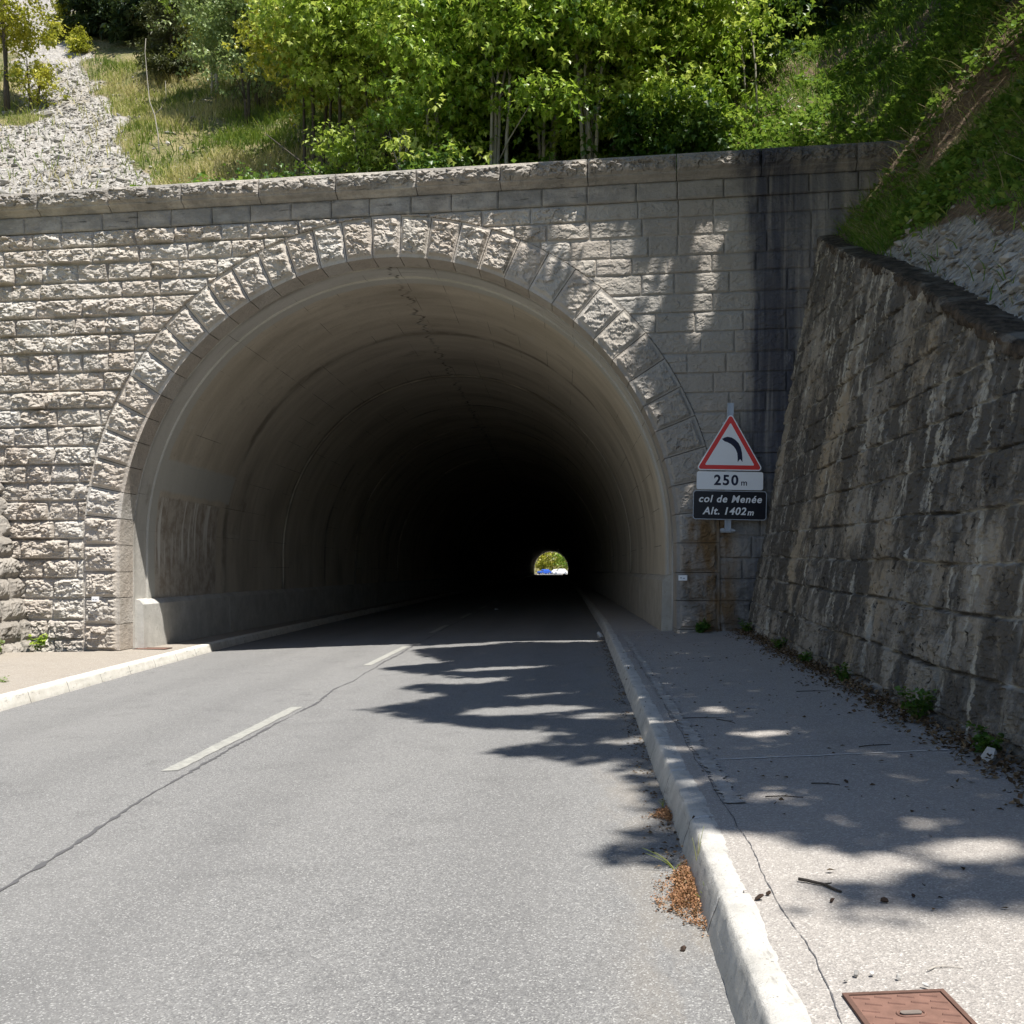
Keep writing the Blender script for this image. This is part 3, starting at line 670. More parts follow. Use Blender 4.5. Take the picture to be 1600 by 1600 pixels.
# ------------------------------------------------------------------ tunnel portal
portal = thing('tunnel_portal', 'rock-faced limestone portal wall with a wide round arch over the road', 'tunnel portal', (OX[0], OX[1], 0), -ANG)
DU = 0.0155
uu = np.arange(-12.5, 8.4, DU); zz = np.arange(-0.75, 6.745, DU)
Ug, Zg = np.meshgrid(uu, zz)
rows = [-0.95]
while rows[-1] < 6.5:
    zc = rows[-1]; rows.append(zc + np.interp(zc, [0, 3, 6.7], [0.345, 0.31, 0.275]) * random.uniform(0.93, 1.07))
rows = np.array(rows)
rows = rows[0] + (rows - rows[0]) * (6.735 - rows[0]) / (rows[-1] - rows[0]); rows = np.append(rows, 7.2)
du, dz, bid, cu, cz = courses(Ug, Zg, rows, 0.42, 0.85, 5)
hR = rock(Ug, Zg, bid, cu, cz, 21)
edge = np.minimum(du, dz)
wob = (fbm(Ug * 9, Zg * 9, 3, 44) - 0.5) * 0.012
hh_ = (dz / np.maximum(1 - np.abs(cz), 1e-3))
db_ = (cz + 1) * hh_; dt_ = (1 - cz) * hh_
mar = sst(0.003, 0.030, du + wob) * sst(0.003, 0.055, dt_ + wob) * sst(0.003, 0.022, db_ + wob)
amp = 0.125 * (1 - 0.74 * sst(1.0, 3.2, Ug + (fbm(Ug, Zg, 3, 77) - 0.5) * 1.2)) * (0.72 + 0.56 * hsh(bid, bid * 0, 6))
D = amp * mar * (0.18 + 0.82 * hR) - 0.012 * (edge < 0.006)
D += (fbm(Ug * 2.2, Zg * 2.2, 3, 90) - 0.5) * 0.02
rr = np.where(Zg > ZS, np.hypot(Ug, Zg - ZS), np.abs(Ug))
D = np.where(rr < R + RING + 0.004, -0.03, D)
V = np.stack([Ug, -D, Zg], -1).reshape(-1, 3)
keep = rr > R + RING - 0.13
km = keep[:-1, :-1] & keep[1:, :-1] & keep[:-1, 1:] & keep[1:, 1:]
tint = 0.05 + 0.9 * hsh(bid, bid * 0, 2) ; tint = np.where(edge < 0.009, 0.75, tint)
me = mesh_np('facing_wall', V, gridq(len(zz), len(uu), mask=km), attrs={'tint': tint.ravel()})
obj('facing_wall', me, M['portal'], portal)

# arch stones, each a part
def arch_stone(kind, a0, a1, seed, name='voussoir', r0=R, r1=R + RING):
    na = max(10, int((r0 * abs(a1 - a0) if kind == 'arc' else abs(a1 - a0)) / 0.017)); nb = int((r1 - r0) / 0.017)
    gap = 0.0055
    if kind == 'arc':
        th = np.linspace(a0 + gap / r0, a1 - gap / r0, na)[:, None]; rr_ = np.linspace(r0, r1, nb)[None, :]
        U = rr_ * np.cos(th); Z = ZS + rr_ * np.sin(th)
        La = (r0 + r1) / 2 * (a1 - a0)
    else:
        zz_ = np.linspace(a0 + gap, a1 - gap, na)[:, None]; rr_ = np.linspace(r0, r1, nb)[None, :]
        U = (rr_ if kind == 'right' else -rr_) + 0 * zz_; Z = zz_ + 0 * rr_
        La = a1 - a0
    A = np.linspace(0, 1, na)[:, None] + 0 * rr_; B = np.linspace(0, 1, nb)[None, :] + 0 * A
    d = np.minimum(np.minimum(A, 1 - A) * La - 0.012, np.minimum(B * (r1 - r0) - 0.045, (1 - B) * (r1 - r0) - 0.035))
    bid_ = np.full(U.shape, float(seed))
    h = rock(U, Z, bid_, A * 2 - 1, B * 2 - 1, 60)
    smooth_ = 1 - 0.5 * float(U.mean() > 2.0)
    Dp = 0.035 + sst(0.0, 0.045, d) * (0.125 * smooth_) * (0.15 + 0.85 * h)
    front = np.stack([U, -Dp, Z], -1)
    nA, nB = front.shape[:2]
    V = [front.reshape(-1, 3)]; Q = [gridq(nA, nB)]
    ring = np.concatenate([np.arange(nB), np.arange(1, nA) * nB + nB - 1, (nA - 1) * nB + np.arange(nB - 2, -1, -1), np.arange(nA - 2, 0, -1) * nB])
    P = front.reshape(-1, 3)[ring]; k = len(ring); n0 = nA * nB
    depth = 0.5
    P2 = P.copy(); P2[:, 1] = 0; P3 = P2.copy(); P3[:, 0] += AX[0] * depth; P3[:, 1] += AX[1] * depth
    P1 = P.copy(); P1[:, 1] = P[:, 1]
    V += [P1, P2, P3]
    i = np.arange(k); j = (i + 1) % k
    for lv in range(2): Q.append(np.stack([n0 + lv * k + i, n0 + (lv + 1) * k + i, n0 + (lv + 1) * k + j, n0 + lv * k + j], -1))
    V = np.concatenate(V)
    tn = 0.2 + 0.6 * ((seed * 0.618) % 1.0)
    m = mesh_np(name, V, np.concatenate(Q), attrs={'tint': np.full(len(V), tn)})
    obj(name, m, M['portal'], portal)
NV = 33
for k in range(NV):
    if k == NV // 2: arch_stone('arc', pi * k / NV, pi * (k + 1) / NV, 100 + k, 'keystone', R - 0.0, R + RING + 0.02)
    else: arch_stone('arc', pi * k / NV, pi * (k + 1) / NV, 100 + k)
zj = [1.6, 1.16, 0.74, 0.31, -0.12, -0.56]
for k in range(5):
    arch_stone('left', zj[k + 1], zj[k], 200 + k, 'jamb_stone')
    arch_stone('right', zj[k + 1], zj[k], 300 + k, 'jamb_stone')
# backing behind the joints
def ring_pts(r, n=48, zlo=-0.7):
    a = np.linspace(pi, 0, n)
    P = np.concatenate([[[-r, zlo]], np.stack([r * np.cos(a), ZS + r * np.sin(a)], -1), [[r, zlo]]]); return P
a, b = ring_pts(R + 0.035), ring_pts(R + RING + 0.5)
V = np.concatenate([np.column_stack([a[:, 0] + AX[0] * s, np.full(len(a), AX[1] * s), a[:, 1]]) for s in (0.015, 0.52)] + [np.column_stack([b[:, 0], np.full(len(b), 0.13), b[:, 1]])])
k = len(a); i = np.arange(k - 1)
obj('arch_core', mesh_np('arch_core', V, np.concatenate([np.stack([i, i + 1, k + i + 1, k + i], -1), np.stack([2 * k + i, 2 * k + i + 1, i + 1, i], -1)])), M['core'], portal)

# frieze blocks and coping stones
x0 = -12.5; seed = 0
while x0 < 8.3:
    ln = random.uniform(0.56, 0.74); x1 = x0 + ln; seed += 1
    nU, nZ = 34, 16
    us = np.linspace(x0 + 0.004, x1 - 0.004, nU)[None, :]; zs = np.linspace(6.732, 7.0, nZ)[:, None]
    U = us + 0 * zs; Z = zs + 0 * us
    d = np.minimum(np.minimum(U - x0, x1 - U), np.minimum(Z - 6.73, 7.0 - Z))
    Dp = 0.03 + 0.02 * sst(0, 0.03, d) + (fbm(U * 5, Z * 5, 4, seed) - 0.5) * 0.03
    V = np.stack([U, -Dp, Z], -1).reshape(-1, 3)
    back = np.array([(x0 + .004, .3, 6.732), (x1 - .004, .3, 6.732), (x1 - .004, .3, 7.0), (x0 + .004, .3, 7.0)])
    n0 = len(V); c = [0, nU - 1, nU * nZ - 1, nU * (nZ - 1)]
    bot = list(range(nU)); rgt = [nU - 1 + nU * q for q in range(nZ)]; top = list(range(nU * nZ - 1, nU * (nZ - 1) - 1, -1)); lf = [nU * q for q in range(nZ - 1, -1, -1)]
    N_ = [bot[::-1] + [n0, n0 + 1], rgt[::-1] + [n0 + 1, n0 + 2], top[::-1] + [n0 + 2, n0 + 3], lf[::-1] + [n0 + 3, n0]]
    obj('frieze_block', mesh_np('frieze_block', np.concatenate([V, back]), gridq(nZ, nU), N=N_, attrs={'tint': np.full(n0 + 4, random.uniform(0.0, 0.45))}), M['coping'], portal)
    x0 = x1
x0 = -12.5
while x0 < 8.3:
    ln = random.uniform(1.22, 1.38); x1 = x0 + ln; seed += 1
    prof = [(0.02, 7.002), (-0.055, 7.004), (-0.075, 7.02), (-0.10, 7.045), (-0.145, 7.07), (-0.165, 7.085), (-0.168, 7.098)] + [(-0.165, z) for z in np.linspace(7.102, 7.335, 16)] + [(-0.165, 7.345), (-0.155, 7.362), (-0.14, ZC), (0.1, ZC + 0.004), (0.42, ZC), (0.42, 7.0)]
    prof = np.array(prof); nP = len(prof); nU = int(ln / 0.018)
    us = np.linspace(x0 + 0.006, x1 - 0.006, nU)
    U = us[:, None] + 0 * prof[:, 0]; Y = prof[:, 0] + 0 * us[:, None]; Z = prof[:, 1] + 0 * us[:, None]
    rk = ((prof[:, 1] > 7.105) & (prof[:, 1] < 7.34) & (prof[:, 0] < -0.1)).astype(float)[None, :]
    dU = np.minimum(us - x0, x1 - us)[:, None]
    d = np.minimum(dU - 0.01, np.minimum(Z - 7.10, 7.34 - Z))
    h = rock(U, Z, np.full(U.shape, 500.0 + seed), (U - x0) / ln * 2 - 1, (Z - 7.22) / 0.12, 80)
    Y = Y - rk * sst(0, 0.04, d) * 0.12 * (0.05 + h) + (fbm(U * 6, Z * 6, 3, 5) - 0.5) * 0.012
    Z = Z + (fbm(U * 1.5 + 3, Y * 3, 3, 6) - 0.5) * 0.012 * (prof[:, 1] > 7.3)[None, :]
    V = np.stack([U, Y, Z], -1).reshape(-1, 3)
    N_ = [list(range(nP)), list(range(nU * nP - 1, nU * nP - nP - 1, -1))]
    i = np.arange(nU - 1)
    Qb = np.stack([i * nP + nP - 1, (i + 1) * nP + nP - 1, (i + 1) * nP, i * nP], -1)
    obj('coping_stone', mesh_np('coping_stone', V, np.concatenate([gridq(nU, nP), Qb]), N=N_, attrs={'tint': np.full(len(V), random.uniform(0.1, 0.55))}), M['coping'], portal)
    x0 = x1
# blind back of the wall so no light gets through
mb = MB(); mb.box((-12.5, 0.30, 6.6), (8.4, 0.46, 7.2)); mb.box((-12.5, 0.135, 6.45), (8.4, 0.28, 6.9)); mb.build('wall_back', M['core'], portal)

# ------------------------------------------------------------------ tunnel lining
tunnel = thing('tunnel_lining', 'sooty concrete tunnel vault running dark to a bright far mouth', 'tunnel', (OX[0], OX[1], 0), -ANG)
def zfl(s): return -0.0038 * np.clip(s - 4, 0, 250)
def lin_prof(r, n=150):
    a = np.linspace(pi, 0, n)
    lz = np.linspace(-0.8, ZS, 14)[:-1]
    P = np.concatenate([np.column_stack([np.full(13, -r), lz]), np.stack([r * np.cos(a), ZS + r * np.sin(a)], -1), np.column_stack([np.full(13, r), lz[::-1]])])
    return P
def lining(name, stations, mat):
    V = []; PR = []; k = None
    for s, dr in stations:
        P = lin_prof(R - 0.045 + dr); k = len(P)
        L = np.concatenate([[0], np.cumsum(np.linalg.norm(np.diff(P, axis=0), axis=1))]) - 0.8
        V.append(np.column_stack([P[:, 0] + AX[0] * s, np.full(k, AX[1] * s), P[:, 1] + zfl(s)])); PR.append(np.column_stack([L, np.full(k, s), 0 * L]))
    return obj(name, mesh_np(name, np.concatenate(V), gridq(len(stations), k)[:, ::-1], attrs={'prof': np.concatenate(PR)}, smooth=False), mat, tunnel)
lining('collar_ring', [(0.48, 0.3), (0.481, 0.028), (0.55, 0.028), (0.98, 0.028), (0.981, 0.0)], M['collar'])
ends = [0.98, 5.0, 9.6, 14.2, 18.8, 23.4, 28.0, 32.6, 37.2, 41.8]
for k in range(len(ends) - 1):
    a, b = ends[k], ends[k + 1]; o = (0.0, 0.012, -0.008, 0.010)[k % 4] if k else 0.0
    lining('lining_ring', [(a, o + 0.05), (a + 0.001, o + 0.022), (a + 0.03, o), (a + 1.2, o), (a + 2.4, o), (b - 0.03, o), (b - 0.001, o + 0.022), (b, o + 0.05)], M['lining_patch'] if k == 0 else M['lining'])
st = []
q = ends[-1]
while q < 250:
    o = random.choice((0, 0.01, -0.01)); st += [(q, o + 0.03), (q + 0.03, o), (q + 4.55, o), (q + 4.58, o + 0.03)]; q += 4.6
lining('lining_run', st, M['lining'])
# outer shell keeps daylight out
V = []
for s in (0.5, 249):
    P = ring_pts(R + 0.95, 40, -1.6); V.append(np.column_stack([P[:, 0] + AX[0] * s, np.full(len(P), AX[1] * s), P[:, 1] + zfl(s)]))
k = len(V[0]); i = np.arange(k - 1)
V2 = np.column_stack([ring_pts(R - 0.02, 40, -1.6)[:, 0] + AX[0] * 249, np.full(k, AX[1] * 249), ring_pts(R - 0.02, 40, -1.6)[:, 1] + zfl(249)])
obj('outer_shell', mesh_np('outer_shell', np.concatenate(V + [V2]), np.concatenate([np.stack([i, i + 1, k + i + 1, k + i], -1), np.stack([k + i, k + i + 1, 2 * k + i + 1, 2 * k + i], -1)])), M['core'], tunnel)
for sd, zt in ((-1, 0.68), (1, 1.1)):
    pr = np.array([(R - 0.02, -0.8), (R - 0.20, -0.8), (R - 0.165, zt - 0.07), (R - 0.10, zt), (R - 0.02, zt + 0.02)])
    for a, b in zip([0.53] + ends[1:], ends[1:] + [249]):
        V = []
        for s in (a + 0.002, b - 0.002): V.append(np.column_stack([sd * (pr[:, 0] + (0.0, 0.004)[int(a * 10) % 2]) + AX[0] * s, np.full(5, AX[1] * s), pr[:, 1] + zfl(s)]))
        V = np.concatenate(V); i = np.arange(4)
        Q = np.stack([i, 5 + i, 6 + i, i + 1], -1)
        N_ = [[0, 1, 2, 3, 4], [9, 8, 7, 6, 5]]
        if sd < 0: Q = Q[:, ::-1]; N_ = [p[::-1] for p in N_]
        obj('plinth', mesh_np('plinth', V, Q, N=N_), M['plinth'] if sd < 0 else M['plinth_tan'], tunnel)

# ------------------------------------------------------------------ right retaining wall
rwall = thing('retaining_wall', 'leaning weathered masonry wall with white lime streaks along the pavement', 'wall', (OX[0], OX[1], 0), -ANG)
ns = np.arange(-19.0, 0.25, 0.02); vs = np.linspace(0, 1, 300)
Ng = ns[:, None] + 0 * vs; zlo = zb(ns) - 0.35; zhi = ztop(ns)
Zg = zlo[:, None] + (zhi - zlo)[:, None] * vs
rows = [-1.2]
while rows[-1] < 7.0: rows.append(rows[-1] + random.uniform(0.27, 0.36))
rows = np.array(rows)
Zw = Zg - 0.012 * Ng + (fbm(Ng * 0.7, Zg * 0.7, 3, 71) - 0.5) * 0.05
du, dz, bid, cu, cz = courses(Ng + (fbm(Ng * 1.5, Zg * 1.5, 3, 72) - 0.5) * 0.04, Zw, rows, 0.32, 0.75, 15)
hR = rock(Ng, Zg, bid, cu, cz, 33)
edge = np.minimum(du, dz)
D = 0.050 * sst(0.0, 0.016, edge + (fbm(Ng * 12, Zg * 12, 3, 76) - 0.5) * 0.02) * (0.45 + 0.55 * hR) * (0.55 + 0.9 * hsh(bid, bid * 0, 9)) + (fbm(Ng * 1.3, Zg * 1.3, 4, 73) - 0.5) * 0.045 + (fbm(Ng * 11, Zg * 9, 4, 74) - 0.5) * 0.030 + (facet(Ng, Zg, 0.10, 0.07, 75, 0.6) - 0.3) * 0.020
Ub = ub(Ng) + 0.18 * (Zg - zb(Ng)) - D
joint = sst(0.020, 0.004, edge) * np.where(dz <= du, 1.0, 0.7)
V = np.stack([Ub, Ng, Zg], -1).reshape(-1, 3)
obj('wall_face', mesh_np('wall_face', V, gridq(len(ns), len(vs))[:, ::-1], attrs={'tint': (0.1 + 0.8 * hsh(bid, bid * 0, 3)).ravel(), 'joint': joint.ravel()}), M['retain'], rwall)
# weathered cap, broken and mossy
ns2 = np.arange(-19.0, 0.1, 0.025); prof = [(0.10, -0.13), (-0.03, -0.105), (-0.055, -0.085), (-0.062, -0.05), (-0.055, -0.015), (-0.03, 0.005), (0.08, 0.01), (0.2, 0.01), (0.34, -0.005), (0.4, -0.2)]
Vc = np.zeros((len(ns2), len(prof), 3)); ut = utop(ns2); zt = ztop(ns2)
for j, (a, z) in enumerate(prof):
    rg = (fbm(ns2 * 4, ns2 * 0 + j * 0.8, 5, 61) - 0.5) * 0.07 + (ridge(ns2 * 9, ns2 * 0 + j * 1.1, 3, 62) - 0.5) * 0.045
    Vc[:, j, 0] = ut + a + rg * (0.9 if j < 6 else 0.3); Vc[:, j, 1] = ns2; Vc[:, j, 2] = zt + z + rg * 0.6
n_ = NT('mossy_dark_cap'); v_ = n_.obj()
c_ = n_.mix(n_.rng(n_.noise(v_, 9, 5, 0.7), 0.35, 0.65), (0.03, 0.024, 0.019), (0.11, 0.085, 0.062))
c_ = n_.mix(n_.rng(n_.noise(v_, 2.2, 4), 0.52, 0.66, 0, 0.8), c_, (0.24, 0.215, 0.18))
M['cap'] = n_.fin(c_, 0.95, n_.bump(n_.noise(v_, 22, 5, 0.7), 0.9, 0.03))
obj('wall_cap', mesh_np('wall_cap', Vc.reshape(-1, 3), gridq(len(ns2), len(prof))[:, ::-1]), M['cap'], rwall)

# ------------------------------------------------------------------ left wing wall
lw = thing('wing_wall', 'lichen-grey leaning masonry wing wall at the left end of the portal', 'wall', (OX[0], OX[1], 0), -ANG)
lub = lambda n: -6.00 - 0.06 * n
ns = np.arange(-16, 0.2, 0.03); vs = np.linspace(0, 1, 150)
Ng = ns[:, None] + 0 * vs; zlo = ns * 0 - 0.6; zhi = np.maximum(3.9 + 0.30 * ns, 0.7)
Zg = zlo[:, None] + (zhi - zlo)[:, None] * vs
rows = np.concatenate([[-1.0], np.arange(-0.62, 5, 0.34)])
du, dz, bid, cu, cz = courses(Ng, Zg - 0.03 * Ng, rows, 0.4, 0.8, 25)
hR = rock(Ng, Zg, bid, cu, cz, 43); edge = np.minimum(du, dz)
D = 0.11 * sst(0.0, 0.09, edge) * (0.3 + 0.7 * hR)
Ul = lub(Ng) - 0.225 * (Zg + 0.12) + D
obj('wall_face', mesh_np('wall_face', np.stack([Ul, Ng, Zg], -1).reshape(-1, 3), gridq(len(ns), len(vs)), attrs={'tint': (0.1 + 0.8 * hsh(bid, bid * 0, 3)).ravel()}), M['wing'], lw)
utl = lub(ns) - 0.225 * (zhi + 0.12)
prof = [(-0.02, -0.25), (0.09, -0.2), (0.10, -0.04), (0.07, 0.02), (-0.4, 0.03), (-0.45, -0.2)]
Vc = np.stack([np.stack([utl + a + (fbm(ns * 3, ns * 0 + j, 4, 5) - .5) * .05, ns, zhi + z + (fbm(ns * 3, ns * 0 + j, 4, 6) - .5) * .04], -1) for j, (a, z) in enumerate(prof)], 1)
obj('wall_cap', mesh_np('wall_cap', Vc.reshape(-1, 3), gridq(len(ns), len(prof))), M['cap'], lw)

# ------------------------------------------------------------------ terrain
def cover_of(x, y, z):
    u, n = to_local(x, y)
    nz = (fbm(x * 0.5, y * 0.5, 4, 51) - 0.5) * 2.4
    bnd = -5.35 - 0.53 * (y - 17.3) + nz * 0.6
    left = sst(bnd + 0.35, bnd - 0.35, x) * np.maximum(sst(bnd - 2.6, bnd - 1.8, x), sst(28.0, 26.5, y + nz * 0.6)) * (n > 0)
    left = np.maximum(left, 0.9 * sst(0.55, 0.25, np.abs(x - (bnd + 2.3) + nz * 0.2)) * sst(23, 19, y) * (n > 0.3))
    s = u - utop(np.minimum(n, 0))
    scr = sst(0.35, 0.0, s + nz * 0.22 - 0.09 * np.clip(-n - 1.6, 0, 7)) * (n < 0.3) * sst(-0.3, -2.0, n)
    grav = np.maximum(left, scr)
    dirt = sst(0.0, 0.9, (x - 5.75 - 0.22 * (y - 14) + nz * 0.4)) * sst(7.9, 8.7, z + nz * 0.3) * (u > 3)
    dirt = np.maximum(dirt, 0.85 * sst(0.54, 0.66, fbm(x * 0.7 + 3, y * 0.7, 3, 88)) * (u > 3))
    grass = np.clip(0.95 - grav - dirt * 0.85, 0, 1)
    return np.stack([grav, grass, dirt], -1)
# right bank above the retaining wall
n1 = np.concatenate([np.arange(-19, 0.33, 0.10), [0.36]]); s1 = np.concatenate([np.arange(0, 6, 0.08), np.arange(6, 32, 0.5)])
Ng = n1[:, None] + 0 * s1; Uq = utop(np.minimum(n1, 0))[:, None] + 0.22 + s1
X, Y = to_world(Uq, Ng)
Zt = ztop(np.minimum(n1, 0))[:, None]
fl = sst(0, 1.2, s1)[None, :]
def bankz(u, n):
    """height of the right bank in portal axes"""
    s = u - utop(np.minimum(n, 0)) - 0.22
    x, y = to_world(u, n)
    f = sst(0, 1.2, s)
    pl = ztop(np.minimum(n, 0)) - 0.02 + np.where(s > 0, 1.30 * s - 0.35 * np.maximum(s - 2.5, 0), 1.30 * s)
    return pl + f * ((fbm(x * 0.5, y * 0.5, 4, 3) - 0.5) * 0.7 + (fbm(x * 2.1, y * 2.1, 3, 9) - 0.5) * 0.28)
Zq = bankz(Uq, Ng)
cov = cover_of(X, Y, Zq)
hill_r = obj('hillside', mesh_np('hillside', np.stack([X, Y, Zq], -1).reshape(-1, 3), gridq(len(n1), len(s1))[:, ::-1], attrs={'cover': cov.reshape(-1, 3)}, smooth=True), M['terrain'])
tag(hill_r, kind='structure')
# slope behind the portal
n2 = np.concatenate([np.arange(0.36, 16, 0.12), np.arange(16, 62, 0.8)]); u2 = np.concatenate([np.arange(-45, -16, 0.8), np.arange(-16, 18, 0.12), np.arange(18, 50, 0.8)])
Ng, Uq = np.meshgrid(n2, u2, indexing='ij'); X, Y = to_world(Uq, Ng)
def backz(u, n):
    x, y = to_world(u, n)
    nn = np.maximum(n - 0.6, 0)
    back = 7.12 + 0.10 * n + 0.68 * (np.sqrt(np.maximum(nn - 0.9, 0) ** 2 + 0.4) - 0.63)
    w_ = sst(0.36, 3.0, n)
    back = back + 0.22 * np.clip(u - 2.0, 0, 8) * w_
    rb = bankz(u, n * 0.0) + 0.55 * np.maximum(n - 0.36, 0)
    k = 0.4
    a = np.maximum(back, rb) + k * np.log1p(np.exp(-np.abs(back - rb) / k)) * w_
    bump = (fbm(x * 0.45, y * 0.45, 4, 3) - 0.5) * 0.9 + (fbm(x * 1.9, y * 1.9, 3, 9) - 0.5) * 0.30
    return a + bump * sst(0.3, 2.5, n)
Zq = backz(Uq, Ng); cov = cover_of(X, Y, Zq)
hill_b = obj('hillside', mesh_np('hillside', np.stack([X, Y, Zq], -1).reshape(-1, 3), gridq(len(n2), len(u2)), attrs={'cover': cov.reshape(-1, 3)}, smooth=True), M['terrain'])
tag(hill_b, kind='structure')
# left bank, seen only from other viewpoints
n3 = np.append(np.arange(-16, 0.4, 0.4), 0.42); s3 = np.arange(0, 24, 0.5)
Ng = n3[:, None] + 0 * s3; zl = np.maximum(3.9 + 0.30 * n3, 0.7)[:, None]
Uq = (lub(n3) - 0.225 * (np.maximum(3.9 + 0.3 * n3, 0.7) + 0.12))[:, None] - 0.35 - s3; X, Y = to_world(Uq, Ng)
Zq = zl + 1.0 * s3 + (fbm(X * 0.6, Y * 0.6, 4, 13) - 0.5) * 0.6 * sst(0, 1.5, s3)
hill_l = obj('hillside', mesh_np('hillside', np.stack([X, Y, Zq], -1).reshape(-1, 3), gridq(len(n3), len(s3)), attrs={'cover': np.tile([0.15, 0.9, 0.1], (X.size, 1))}, smooth=True), M['terrain'])
tag(hill_l, kind='structure')
def gz(x, y):
    u, n = to_local(x, y)
    return np.where(n > 0.36, backz(u, np.maximum(n, 0.36)), bankz(u, n))

# ------------------------------------------------------------------ foliage tools
def leaf_mesh(name, P, Dv, L, W, tint, lobed=True, fold=0.25, up=None):
    """many leaf blades; P base points, Dv directions"""
    n = len(P); Dv = nrm(Dv)
    up = np.tile([0, 0, 1.0], (n, 1)) if up is None else up
    up = up + rng.normal(0, 0.35, (n, 3))
    Sd = nrm(np.cross(Dv, up)); Nv = np.cross(Sd, Dv)
    L = np.broadcast_to(L, (n,))[:, None]; W = np.broadcast_to(W, (n,))[:, None]
    if lobed:
        pts = [P, P + Dv * L * 0.42 + Sd * W + Nv * L * 0.10, P + Dv * L * 0.52 + Sd * W * 0.38, P + Dv * L - Nv * L * 0.18,
               P + Dv * L * 0.52 - Sd * W * 0.38, P + Dv * L * 0.42 - Sd * W + Nv * L * 0.10]
        V = np.stack(pts, 1).reshape(-1, 3); b = np.arange(n)[:, None] * 6
        T = np.concatenate([b + np.array([[0, 1, 2]]), b + np.array([[0, 2, 3]]), b + np.array([[0, 3, 4]]), b + np.array([[0, 4, 5]])])
        k = 6
    else:
        pts = [P, P + Dv * L * 0.45 + Sd * W + Nv * L * fold * 0.4, P + Dv * L - Nv * L * 0.1, P + Dv * L * 0.45 - Sd * W + Nv * L * fold * 0.4]
        V = np.stack(pts, 1).reshape(-1, 3); b = np.arange(n)[:, None] * 4
        T = np.concatenate([b + np.array([[0, 1, 2]]), b + np.array([[0, 2, 3]])]); k = 4
    return mesh_np(name, V, T=T, attrs={'tint': np.repeat(np.clip(tint, 0, 1), k)})

def clusters(C, per, size, spread, droop=0.35, tint0=None, tsd=0.2, ratio=0.55):
    """leaves radiating around each cluster centre"""
    n = len(C); idx = np.repeat(np.arange(n), per); m = len(idx)
    az = rng.uniform(0, 2 * pi, m); el = rng.normal(0.1, 0.45, m) - droop
    D = np.stack([np.cos(az) * np.cos(el), np.sin(az) * np.cos(el), np.sin(el)], -1)
    P = C[idx] + D * rng.uniform(0.1, 1, (m, 1)) * spread + rng.normal(0, spread * 0.25, (m, 3))
    L = size * rng.uniform(0.6, 1.25, m)
    base = (rng.uniform(0.25, 0.75, n) if tint0 is None else tint0)[idx]
    return P, D, L, L * ratio, np.clip(base + rng.normal(0, tsd, m), 0, 1)

